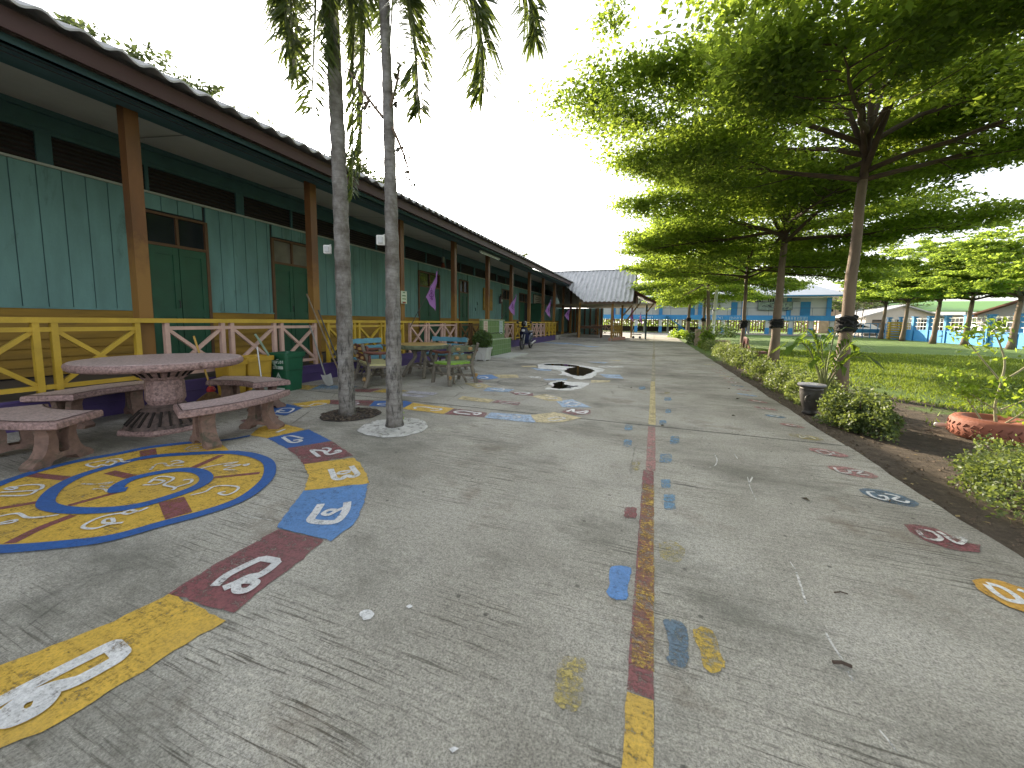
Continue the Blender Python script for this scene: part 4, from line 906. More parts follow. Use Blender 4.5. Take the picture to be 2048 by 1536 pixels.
# ---- hedge clumps beside the pavement
def clump(label, c, rx, ry, h, n, size, mat=HEDGE, name='hedge_shrub', group='low hedge shrubs along the pavement edge', stems=9):
    t = thing(name, label, 'shrub', (c[0], c[1], -.06), group)
    th = NR.random(n)*6.283; ph = np.arccos(NR.random(n)); rad = (.72+.3*NR.random(n))
    lob = 1+.16*np.sin(th*3+c[1])+.12*np.sin(th*7+c[0]*5)+.08*np.sin(ph*9+th*4)
    X = np.stack([c[0]+rx*rad*lob*np.cos(th)*np.sin(ph)**.7, c[1]+ry*rad*lob*np.sin(th)*np.sin(ph)**.7, -.04+h*rad*lob*np.cos(ph)*1.0+.02], 1)
    X += NR.normal(size=X.shape)*.018
    quads('foliage', leaves_at(X, size, .35, .62), mat, t)
    m = MB()
    for k in range(stems):
        a = random.uniform(0, 6.28); m.tube([(c[0]+.03*math.cos(a), c[1]+.05*math.sin(a), -.06), (c[0]+rx*.4*math.cos(a), c[1]+ry*.4*math.sin(a), h*.45), (c[0]+rx*.7*math.cos(a), c[1]+ry*.7*math.sin(a), h*.8)], [.008, .006, .003], 4)
    m.build('stems', BARKD, t)
    return t
def row_label(i): return ['hedge shrub right of the dark urn, with a dark green near end', 'hedge shrub just behind the dark urn', 'hedge shrub two places behind the dark urn', 'hedge shrub left of the second shade tree trunk', 'hedge shrub in front of the red chair, with a taller green sprig', 'hedge shrub between the red chair and the beige stump', 'pale variegated hedge shrub by the beige stump'][i]
for i, (x, y, rx, ry, h, n, v) in enumerate(((2.50, 5.92, .33, .50, .42, 6000, 1), (2.52, 7.55, .34, .66, .42, 5000, 1), (2.52, 8.9, .36, .7, .42, 3800, 0), (2.55, 10.5, .38, .8, .42, 3200, 0), (2.62, 13.4, .45, 1.1, .52, 3600, 0), (2.72, 16.6, .5, 1.3, .5, 3000, 1), (2.75, 20.6, .5, 1.7, .45, 2600, 1))):
    clump(row_label(i), (x, y), rx, ry, h, int(n*1.7), .029+.0011*y, HEDGEV if v == 1 and i else HEDGE)
clump('bushy hedge shrub at the right edge, nearest the camera', (2.76, 3.78), .46, .66, .38, 13000, .026, HEDGE)
clump('low yellow green bush far along the pavement edge', (2.2, 36.5), .8, 1.8, .65, 1800, .14, SHRUB, 'bush', None)
clump('dark green bush beyond the row, near the beige stump', (2.45, 26.0), .5, 1.3, .75, 2000, .08, POTL, 'bush', None)
clump('brownish bush behind the white pole under the blue building', (6.0, 42.0), 1.6, 1.0, 1.3, 2200, .13, POTL, 'bush', None)
clump('croton with yellow leaves beside the beige stump', (2.72, 22.6), .38, .5, 1.0, 900, .13, SHRUB, 'croton', None)
# ---- red painted tyre planter with a small leafy tree
tc = (3.80, 6.02); TRd = .33
ty = thing('tyre_planter', 'old tyre painted terracotta red, lying on the soil as a planter', 'planter', (tc[0], tc[1], -.05))
prof = [(.26, 0), (.335, .0), (.365, .03), (.372, .11), (.365, .20), (.335, .235), (.27, .245), (.232, .225), (.225, .2)]
MB().lathe((tc[0], tc[1], -.05), prof, 48).build('tyre', TERRA, ty, shade=True)
m = MB()
for k in range(34):
    a = 2*math.pi*k/34
    for z, da in ((.05, .05), (.10, -.05), (.155, .05)): m.tube([(tc[0]+.371*math.cos(a-da), tc[1]+.371*math.sin(a-da), -.05+z-.018), (tc[0]+.375*math.cos(a), tc[1]+.375*math.sin(a), -.05+z), (tc[0]+.371*math.cos(a+da*.6), tc[1]+.371*math.sin(a+da*.6), -.05+z+.02)], .0055, 4)
m.build('tread', surf('tyre_groove', (.17, .055, .03), .8, .3, 8), ty)
MB().lathe((tc[0], tc[1], -.05), [(.26, .10), (.26, .17), (.1, .19)], 24).build('soil', surf('planter_soil', (.05, .035, .022), .95, .4, 20, bumps=1.), ty)
sp = thing('small_tree', 'small open branched tree with bright leaves growing in the red tyre', 'small tree', (tc[0], tc[1], .1))
m = MB(); tips = []
bx, by = tc
for pts, r in (([(0, 0, .1), (-.02, .02, .35), (.01, .03, .62)], .017), ([(.01, .03, .62), (-.16, .02, .85), (-.38, .05, 1.18)], .011), ([(.01, .03, .62), (.03, .05, .85), (-.03, .08, 1.1), (-.12, .08, 1.28)], .012), ([(.01, .03, .62), (.18, .02, .8), (.30, .0, 1.02), (.34, -.02, 1.15)], .012),
               ([(-.1, .02, .12), (-.2, .03, .3), (-.33, .02, .5), (-.42, .0, .7)], .010), ([(.05, 0, .12), (.2, 0, .28), (.38, .05, .48)], .010), ([(-.02, .02, .3), (-.2, .0, .42), (-.3, -.05, .5)], .008), ([(.18, .02, .8), (.36, .08, .86), (.5, .1, .98)], .008), ([(.02, .0, .3), (.18, -.06, .45), (.32, -.1, .62)], .008), ([(.1, 0, .15), (.3, -.1, .25), (.5, -.1, .3)], .007)):
    q = [(bx+x, by+y, z) for x, y, z in smooth(pts)]; m.tube(q, [r*(1-.6*i/len(q)) for i in range(len(q))], 7)
    for i in range(len(q)//2, len(q)): tips += [q[i]]
    tips += [q[-1]]*5
m.build('branches', surf('pale_sapling_bark', (.30, .28, .16), .7, .25, 12), sp, shade=True)
tips = np.array(tips); X = tips[NR.integers(0, len(tips), 1150)]+NR.normal(size=(1150, 3))*np.array([.075, .075, .05])
quads('foliage', leaves_at(X, .062, .35, .42), SHRUB, sp)
# ---- urn with a young palm
def urn(label, c, h, mat, s=1.):
    t = thing('urn', label, 'plant pot', (c[0], c[1], -.05))
    pr = [(.105, 0), (.12, .015), (.10, .04), (.098, .055), (.135, .14), (.165, .24), (.172, .31), (.168, .345), (.175, .352), (.168, .362), (.165, .375), (.20, .385), (.205, .40), (.20, .415), (.17, .415), (.155, .38), (.15, .33)]
    MB().lathe((c[0], c[1], -.05), [(r*s, z*h/.415) for r, z in pr], 32).build('pot', mat, t, shade=True)
    MB().lathe((c[0], c[1], -.05), [(.15*s, .8*h), (.15*s, .87*h), (.05*s, .9*h)], 16).build('soil', surf('planter_soil', (.05, .035, .022), .95), t)
    return t
uc = (2.20, 6.62)
u = urn('dark grey embossed urn with a pale rim, between two hedge shrubs', uc, .44, surf('dark_glazed_urn', (.07, .062, .055), .45, .35, 12, dirt=((.16, .13, .10), .55), bumps=.3), .82)
MB().lathe((uc[0], uc[1], -.05), [(.165, .418), (.172, .428), (.172, .44), (.163, .447)], 32).build('rim', surf('pale_rim', (.24, .24, .28), .3, .2), u)
m = MB(); cc = (uc[0]-.127*.55, uc[1]-.127*.84, .19); m.tube([(cc[0]+.05*math.cos(a)*.84, cc[1]-.02+-.05*math.cos(a)*-.45, cc[2]+.055*math.sin(a)) for a in np.linspace(0, 6.283, 14)], .009, 5); m.build('emboss', surf('dark_glazed_urn', (.07, .062, .055)), u)
def young_palm(label, c, specs, mat=COCO, group=None):
    t = thing('young_palm', label, 'young palm', (c[0], c[1], 0), group); st = MB(); Q = []
    for az, L, lift, nl, LL in specs:
        d = Vector((math.cos(R_(az)), math.sin(R_(az)), 0)); b = Vector((c[0], c[1], .2))
        pts = [b, b+d*L*.25+Vector((0, 0, lift*.55)), b+d*L*.6+Vector((0, 0, lift*.95)), b+d*L+Vector((0, 0, lift*.9))]
        pts = [Vector(p) for p in smooth(pts, False, 6)]; k = len(pts); st.tube(pts, [.012*(1-i/k)+.003 for i in range(k)], 6)
        for i in range(nl*2):
            s = .42+.58*(i//2)/nl; f = s*(k-1); j = min(k-2, int(f)); p = pts[j].lerp(pts[j+1], f-j); dd = (pts[j+1]-pts[j]).normalized()
            side = dd.cross(Vector((0, 0, 1))).normalized()*(1 if i % 2 else -1); v = (side*.8+dd*.75+Vector((0, 0, .12))).normalized()
            l = LL*(1-.45*abs(s-.65)); e = v.cross(Vector((0, 0, 1))).normalized()*.020; a_ = p+v*l*.45+Vector((0, 0, .02)); tip = p+v*l+Vector((0, 0, -.09*l/.3))
            Q += [[p, a_+e, tip, a_-e]]
    st.build('stalks', surf('palm_stalk', (.16, .18, .06), .6, .2, 10), t, shade=True); quads('foliage', np.array([[tuple(x) for x in q] for q in Q]), mat, t)
young_palm('young palm with broad split leaves growing by the dark urn', (uc[0]+.22, uc[1]+.22), [(190, .50, .80, 14, .36), (220, .45, .55, 10, .30), (150, .30, .95, 9, .28), (110, .22, .85, 8, .28), (20, .48, .80, 11, .36), (-15, .46, .62, 10, .34), (50, .35, .98, 8, .3), (-60, .30, .5, 7, .28), (250, .28, .62, 7, .25)])
young_palm('small palm leaning out over the lawn beside the beige stump', (2.95, 22.3), [(-10, 1.3, .55, 12, .55), (30, .9, .8, 9, .5), (170, .7, .7, 9, .4)])
# ---- planter pot with clipped shrub
pc_ = (-5.05, 10.75)
pp = thing('square_planter', 'white square moulded planter pot beside the green basin', 'plant pot', (pc_[0], pc_[1], 0))
m = MB(); 
def frustum(m, c, a0, a1, z0, z1, rz=0):
    P = []
    for a, z in ((a0, z0), (a1, z1)):
        for x, y in ((-1, -1), (1, -1), (1, 1), (-1, 1)):
            xx, yy = x*a*.5, y*a*.5; P.append((c[0]+xx*math.cos(rz)-yy*math.sin(rz), c[1]+xx*math.sin(rz)+yy*math.cos(rz), z))
    m.add(P, [(3, 2, 1, 0), (4, 5, 6, 7), (0, 1, 5, 4), (1, 2, 6, 5), (2, 3, 7, 6), (3, 0, 4, 7)])
WP = surf('weathered_white_plastic', (.55, .55, .53), .6, .1, 4, dirt=((.3, .3, .28), .65))
frustum(m, pc_, .40, .46, .03, .36, .05); frustum(m, pc_, .50, .52, .36, .41, .05)
for x, y in ((-.15, -.15), (.15, -.15), (.15, .15), (-.15, .15)): m.box((pc_[0]+x, pc_[1]+y, .015), (.07, .07, .03))
m.build('pot', WP, pp)
m = MB()
for sx in (1, -1):
    q = [(pc_[0]-.11+.11*(sx+1), 0)]
for k in (0,):
    yy = pc_[1]-.222
    m.tube([(pc_[0]-.11, yy, .06)]+[(pc_[0]+.11*math.cos(a), yy-.004, .19+.1*math.sin(a)) for a in np.linspace(math.pi, 0, 10)]+[(pc_[0]+.11, yy, .06)], .011, 5)
    xx = pc_[0]+.222
    m.tube([(xx, pc_[1]-.11, .06)]+[(xx+.004, pc_[1]+.11*math.cos(a), .19+.1*math.sin(a)) for a in np.linspace(math.pi, 0, 10)]+[(xx, pc_[1]+.11, .06)], .011, 5)
m.build('moulding', WP, pp)
cl = thing('clipped_shrub', 'round dark green clipped shrub in the white square planter', 'shrub', (pc_[0], pc_[1], .36))
n = 2600; d = NR.normal(size=(n, 3)); d /= np.linalg.norm(d, axis=1)[:, None]; X = np.array([pc_[0], pc_[1], .66])+d*np.array([.32, .32, .30])*(.62+.42*NR.random((n, 1)))
quads('foliage', leaves_at(X, .055, .3, .5), POTL, cl)
m = MB()
for k in range(6): m.tube([(pc_[0], pc_[1], .36), (pc_[0]+random.uniform(-.15, .15), pc_[1]+random.uniform(-.15, .15), .75)], [.012, .004], 5)
m.build('stems', BARKD, cl)

# ---- grass and litter
n = 95000
gx = 2.15+NR.random(n)**1.3*12; gy = 2.8+NR.random(n)**1.25*20
den = .55+.35*np.sin(gx*2.1+gy*.9)*np.sin(gy*1.7-gx*.6)+.25*np.sin(gx*5.3+1)*np.sin(gy*4.1)+np.clip((gx-4.3)*.30, -.9, .9)+np.clip((gy-6.5)*.10, -.5, .6)
keep = NR.random(n) < np.clip(den-.35, 0, 1)**1.6
keep &= ~((gx < 2.7) & (gy < 30)) | (NR.random(n) < .03)
gx, gy = gx[keep], gy[keep]; n = len(gx)
clx = np.round(gx*9)/9+NR.normal(size=n)*.028; cly = np.round(gy*9)/9+NR.normal(size=n)*.028
a = NR.random(n)*6.283; h = .035+.05*NR.random(n)+.03*(NR.random(n) > .9); w_ = .005+.003*NR.random(n)+.0007*cly
lean = NR.normal(size=(n, 2))*.035
B0 = np.stack([clx-np.cos(a)*w_, cly-np.sin(a)*w_, np.full(n, -.06)], 1); B1 = np.stack([clx+np.cos(a)*w_, cly+np.sin(a)*w_, np.full(n, -.06)], 1); TP = np.stack([clx+lean[:, 0], cly+lean[:, 1], -.06+h], 1)
tag(quads('grass', np.stack([B0, B1, TP], 1), GRASSM, nv=3), kind='stuff')
n = 700; X = np.stack([2.0+NR.random(n)**1.2*5, 2.6+NR.random(n)*12, np.full(n, -.048)], 1)
tag(quads('leaf_litter', leaves_at(X, .034, .9, .5), LITT), kind='stuff')
n = 5200; X = np.stack([1.98+NR.random(n)**1.6*2.6, 2.0+NR.random(n)**1.4*14, np.full(n, -.055)], 1); s_ = .004+.016*NR.random(n)**3
tv = []
for i in range(n):
    s0 = s_[i]; a = random.random()*6.28; c_ = X[i]
    b3 = [c_+np.array([s0*math.cos(a+k*2.1), s0*math.sin(a+k*2.1), 0]) for k in range(3)]; ap = c_+np.array([0, 0, s0*.8])
    tv += [[b3[0], b3[1], ap], [b3[1], b3[2], ap], [b3[2], b3[0], ap]]
tag(quads('soil_clods', np.array(tv), surf('soil_clod', (.10, .072, .048), .95, .5, 12), nv=3), kind='stuff')
for k, (px, py) in enumerate(((1458, 778), (1475, 798), (1467, 832), (1390, 700), (1262, 776), (1777, 1003), (1325, 852), (1610, 1000))):
    x, y = G(px, py); a = random.random()*6
    m = MB().add([(x-.03*math.cos(a), y-.03*math.sin(a), .004), (x+.012*math.sin(a), y-.012*math.cos(a), .016), (x+.035*math.cos(a), y+.035*math.sin(a), .006), (x-.014*math.sin(a), y+.014*math.cos(a), .018)], [(0, 1, 2, 3)])
    tag(m.build('fallen_leaf', surf('dead_leaf', (.07, .05, .025), .8, .4, 30), origin=(x, y, 0)), 'dry brown leaf lying on the bare concrete', 'leaf', 'dry leaves on the concrete')
for a, b, lab in (((1665, 1328), (1703, 1337), 'short dark twig on the concrete below the chalk marks'), ((1668, 1188), (1695, 1191), 'thin dark twig on the concrete near the orange oval')):
    p, q = G(*a), G(*b); tag(MB().tube([(p[0], p[1], .008), ((p[0]+q[0])/2, (p[1]+q[1])/2+.004, .012), (q[0], q[1], .008)], .006 if a[0] == 1665 else .003, 6).build('twig', BARKD, origin=(p[0], p[1], 0)), lab, 'twig')
wr = G(1578, 853); tag(MB().box((wr[0], wr[1], -.035), (.07, .03, .02), .5, .004).build('paper_scrap', WHITE, origin=(wr[0], wr[1], -.05)), 'small white scrap on the soil at the pavement edge', 'litter')
wr = (3.42, 6.32); tag(MB().tube([(wr[0], wr[1], .0), (wr[0]+.03, wr[1]+.02, .0), (wr[0]+.10, wr[1]+.03, .0), (wr[0]+.13, wr[1]+.03, 0)], [.012, .03, .03, .02], 8).build('plastic_bottle', WHITE, origin=(wr[0], wr[1], -.03)), 'white plastic bottle lying behind the red tyre', 'bottle')

# ================================================================== FURNITURE
# ---- round stone table with four curved benches
TC = (-5.10, 2.52)
st = thing('round_table', 'round pink terrazzo table on a fluted pedestal, beside the letter spiral', 'table', (TC[0], TC[1], 0))
m = MB().lathe((TC[0], TC[1], 0), [(.60, .70), (.70, .705), (.725, .722), (.73, .75), (.725, .772), (.71, .782)], 72, .004)
m.build('rim', STONE, st, shade=True)
MB().lathe((TC[0], TC[1], 0), [(.712, .775), (.705, .786), (.69, .788)], 72, .003).build('tabletop', STONET, st)
MB().lathe((TC[0], TC[1], 0), [(.716, .764), (.7165, .768), (.716, .772)], 72).build('edge_groove', GROOVE, st)
MB().lathe((TC[0], TC[1], 0), [(.145, .27), (.155, .30), (.175, .34), (.170, .52), (.165, .555), (.195, .57), (.205, .59), (.27, .66), (.33, .702)], 12, .01).build('pedestal', STONE, st)
m = MB()
for k in range(20):
    a = 2*math.pi*k/20; m.bar((TC[0]+.212*math.cos(a), TC[1]+.212*math.sin(a), .598), (TC[0]+.305*math.cos(a), TC[1]+.305*math.sin(a), .685), .018, .012)
m.build('fluting', GROOVE, st)
bs = MB(); bs.lathe((TC[0], TC[1], 0), [(.40, 0), (.41, .02), (.40, .055), (.385, .06)], 6, 0, .3); bs.build('base_slab', STONE, st)
MB().lathe((TC[0], TC[1], 0), [(.37, .058), (.33, .11), (.25, .20), (.19, .245), (.175, .255), (.18, .27), (.165, .285)], 12, .01, .3).build('base', STONED, st)
m = MB()
for k in range(24):
    a = 2*math.pi*(k+.5)/24; m.bar((TC[0]+.345*math.cos(a), TC[1]+.345*math.sin(a), .095), (TC[0]+.225*math.cos(a), TC[1]+.225*math.sin(a), .225), .02, .014)
m.build('base_fluting', GROOVE, st)
def stone_bench(label, ang):
    r0, r1, ha = .83, 1.27, R_(28); n = 20; z0, z1 = .335, .405
    a0 = R_(ang); cx, cy = TC
    t = thing('curved_bench', label, 'bench', (cx+1.05*math.cos(a0), cy+1.05*math.sin(a0), 0), 'curved terrazzo benches round the stone table')
    def outline(d):
        o = []
        for i in range(n+1): a = a0-ha+d/r1+(2*ha-2*d/r1)*i/n; o.append((cx+(r1-d)*math.cos(a), cy+(r1-d)*math.sin(a)))
        for i in range(n+1): a = a0+ha-d/r0-(2*ha-2*d/r0)*i/n; o.append((cx+(r0+d)*math.cos(a), cy+(r0+d)*math.sin(a)))
        return o
    levels = [(.02, z0), (.0, z0+.012), (.0, z1-.02), (.006, z1-.004), (.03, z1), (.036, z1)]
    V_ = []; 
    for d, z in levels: V_ += [(x+random.uniform(-.002, .002), y+random.uniform(-.002, .002), z) for x, y in outline(d)]
    k = 2*(n+1); F_ = [tuple(range(k-1, -1, -1))]
    for l in range(len(levels)-1):
        for i in range(k): F_.append((l*k+i, l*k+(i+1) % k, (l+1)*k+(i+1) % k, (l+1)*k+i))
    F_.append(tuple(range((len(levels)-1)*k, len(levels)*k)))
    MB().add(V_, F_).build('seat', STONEL if False else STONE, t)
    q = outline(.038); MB().sheet(q, z1+.0025).build('seat_top', STONET, t)
    ou = outline(.028)
    MB().ribbon(ou+[ou[0]], .007, z1+.0015).build('edge_groove', GROOVE, t)
    for s in (-1, 1):
        a = a0+s*R_(17); u = Vector((math.cos(a), math.sin(a), 0)); tn = Vector((-math.sin(a), math.cos(a), 0)); c = Vector((cx, cy, 0))+u*1.05
        def pt(x, z): return c+u*x+Vector((0, 0, z))
        half = [(.215, 0), (.225, .03), (.20, .06), (.155, .085), (.125, .13), (.105, .20), (.10, .26), (.115, .31), (.15, .337)]
        L = MB()
        for sg in (1, -1):
            ins = [(.09, .337), (.05, .30), (.035, .2), (.04, .12), (.03, .10)]
            poly = [pt(sg*x, z) for x, z in half]+[pt(sg*x, z) for x, z in ins]+[pt(0, .10), pt(0, .055), pt(sg*.08, .045), pt(sg*.11, .0)]
            L.plate(poly, tn*.115)
        L.build('leg', STONEL, t)
    return t
stone_bench('curved stone bench on the right of the round table, nearest the palms', 5)
stone_bench('curved stone bench at the left edge, nearest the camera', -85)
stone_bench('curved stone bench behind the table on the far left, before the purple plinth', 187)
stone_bench('curved stone bench behind the table, before the bins', 97)

# ---- waste bins
def bin_(label, c, w_, d_, h, mat, rz=0, name='waste_bin'):
    t = thing(name, label, 'bin', (c[0], c[1], 0), 'plastic bins in front of the railing')
    m = MB(); n = 6
    lv = [(.78, 0), (.80, .02), (.93, h*.86), (.93, h*.88), (1.04, h*.885), (1.05, h*.93), (1.06, h), (1.0, h), (.97, h*.93)]
    V_ = []; F_ = []
    def rr_(k, z):
        o = []; a, b = w_*k/2, d_*k/2; r = .05
        for qx, qy, s0 in ((1, 1, 0), (-1, 1, 90), (-1, -1, 180), (1, -1, 270)):
            for i in range(4):
                t_ = R_(s0+30*i); x = qx*(a-r)+r*math.cos(t_); y = qy*(b-r)+r*math.sin(t_); o.append((c[0]+x*math.cos(rz)-y*math.sin(rz), c[1]+x*math.sin(rz)+y*math.cos(rz), z))
        return o
    for k, z in lv: V_ += rr_(k, z)
    for l in range(len(lv)-1):
        for i in range(16): F_.append((l*16+i, l*16+(i+1) % 16, (l+1)*16+(i+1) % 16, (l+1)*16+i))
    F_.append(tuple(range(15, -1, -1)))
    m.add(V_, F_); m.build('body', mat, t)
    MB().add(rr_(.93, h*.55), [tuple(range(16))]).build('contents', surf('bin_rubbish', (.10, .09, .07), .9, .6, 25), t)
    return t
GREENP = surf('green_plastic', (.012, .10, .05), .4, .15, 4); YELP = surf('yellow_plastic', (.50, .31, .03), .5, .15, 3, dirt=((.3, .2, .06), .66))
gb = bin_('green plastic bin with white Thai lettering and a triangle, right of the yellow bin', (-5.98, 4.72), .40, .42, .66, GREENP, .1)
bin_('yellow plastic bin between the green bin and the stone table', (-6.12, 4.22), .42, .44, .63, YELP, 0)
bin_('second yellow bin, half hidden behind the round table top', (-6.10, 3.86), .38, .30, .60, YELP, .05)
# lettering on the face that looks at the camera
fx0, fy0 = -5.98+.197*.9, 4.72-.02
def face(u, z): # u across the face towards +y; the faces lean out with height
    k = .80+.15*(z/.57); return Vector((-5.98+math.cos(.1)*(.20*k+.004)-math.sin(.1)*u, 4.72+math.sin(.1)*.20*k+math.cos(.1)*u, z))
def face2(u, z):
    k = .80+.15*(z/.57); y = -(.21*k+.004); return Vector((-5.98+math.cos(.1)*u-math.sin(.1)*y, 4.72+math.sin(.1)*u+math.cos(.1)*y, z))
WI = surf('bin_print', (.62, .68, .62), .5, .1)
m = MB()
fn = face2
def st_(pts, r=.005): m.tube([fn(*p) for p in pts], r, 4)
# upper word
st_([(-.10, .48), (-.10, .52), (-.08, .53), (-.07, .51), (-.075, .48)]); st_([(-.05, .48), (-.05, .53), (-.03, .53), (-.03, .48), (-.01, .48), (-.01, .53)]); st_([(.02, .53), (.015, .51), (.04, .50), (.03, .48), (.015, .485)]); st_([(-.01, .55), (.03, .555)]); st_([(.06, .48), (.06, .53), (.08, .53), (.085, .50), (.075, .48)]); st_([(.115, .535), (.115, .48)])
m.build('printed_writing', WI, gb)
for z0, z1 in ((.385, .435), (.03, .06)):
    MB().add([fn(-.10, z0), fn(.11, z0), fn(.11, z1), fn(-.10, z1)], [(0, 1, 2, 3)]).build('printed_bar', WI, gb)
MB().add([fn(-.085, .17), fn(.09, .17), fn(.002, .33)], [(0, 1, 2)]).build('printed_triangle', WI, gb)
m = MB(); fn = lambda u, z: face2(u, z)+Vector((.0005, -.003, 0))
for k in range(7): st_([(-.085+k*.026, .402), (-.07+k*.026, .418), (-.066+k*.026, .402)], .003)
st_([(-.015, .20), (-.018, .25), (.0, .27), (.02, .25), (.018, .20)], .006); st_([(-.03, .215), (.035, .215)], .006)
m.build('dark_print', GREENP, gb)
# broom bits, sack and basket below the stone table's far side
cn = thing('grass_broom', 'brown grass broom head with a red binding on the floor behind the table', 'broom', (-5.75, 3.55, 0))
m = MB()
for k in range(70):
    a = random.uniform(-.6, .6); m.tube([(-5.85, 3.42, .22), (-5.85+.28*math.sin(a)*.6-.04, 3.42+.2*math.sin(a)+.02, .09), (-5.85+.42*math.sin(a)*.6, 3.42+.32*math.sin(a), .01)], [.008, .006, .003], 4)
m.build('bristles', surf('straw_brown', (.20, .12, .05), .9, .4, 20), cn); MB().lathe((-5.85, 3.42, .20), [(.05, 0), (.055, .03), (.035, .07)], 10).build('binding', surf('red_tape', (.5, .03, .03), .5), cn)
MB().tube([(-5.85, 3.42, .24), (-6.12, 3.40, .98)], .013, 7).build('handle', surf('broom_handle_yellow', (.45, .27, .05), .5), cn)
sk = thing('dustpan', 'grey dustpan and basket lying between the benches and the bins', 'dustpan', (-5.6, 3.95, 0))
MB().add([(-5.75, 3.8, .01), (-5.45, 3.75, .01), (-5.42, 4.0, .02), (-5.72, 4.05, .02), (-5.78, 4.02, .22), (-5.6, 4.05, .22)], [(0, 1, 2, 3), (3, 2, 5, 4), (0, 3, 4), (1, 5, 2)]).build('pan', surf('grey_plastic', (.13, .15, .13), .5), sk)
MB().tube([(-5.66, 4.03, .2), (-5.76, 4.05, .8)], .012, 6).build('handle', METAL, sk)
def stick(label, a, b, r=.013, mat=None, cat='pole', name='pole'):
    t = thing(name, label, cat, a); MB().tube(bent(a, b, .01, 5, .004), r, 7).build('shaft', mat or surf('old_wood_pole', (.18, .13, .08), .7, .3, 8), t); return t
sh = stick('grey handled shovel with a worn metal blade leaning on the railing left of the palm', (-5.70, 5.28, .16), (-6.22, 5.42, 1.12), .014, surf('shovel_grey', (.22, .22, .20), .5, .3, 8), 'shovel', 'shovel')
V_ = []
for i in range(6):
    s = i/5
    for j in range(5):
        q = (j-2)/2; w_ = .115*(1-.25*s*s); V_.append((-5.70+.12*s+.0, 5.28-.03*s+q*w_, .20-.19*s+.025*q*q))
MB().add(V_, [(i*5+j, i*5+j+1, (i+1)*5+j+1, (i+1)*5+j) for i in range(5) for j in range(4)]).build('blade', METAL, sh)
stick('long wooden pole leaning on the railing between post and left palm', (-5.55, 5.55, .02), (-6.30, 5.45, 1.72), .015)
stick('darker short stick leaning beside the long wooden pole', (-5.65, 5.72, .02), (-6.30, 5.70, 1.42), .013, surf('dark_stick', (.05, .05, .045), .6))
stick('pale green pole standing in the bins', (-5.95, 4.5, .4), (-6.22, 4.35, .98), .018, surf('pale_green_pole', (.20, .27, .2), .6))

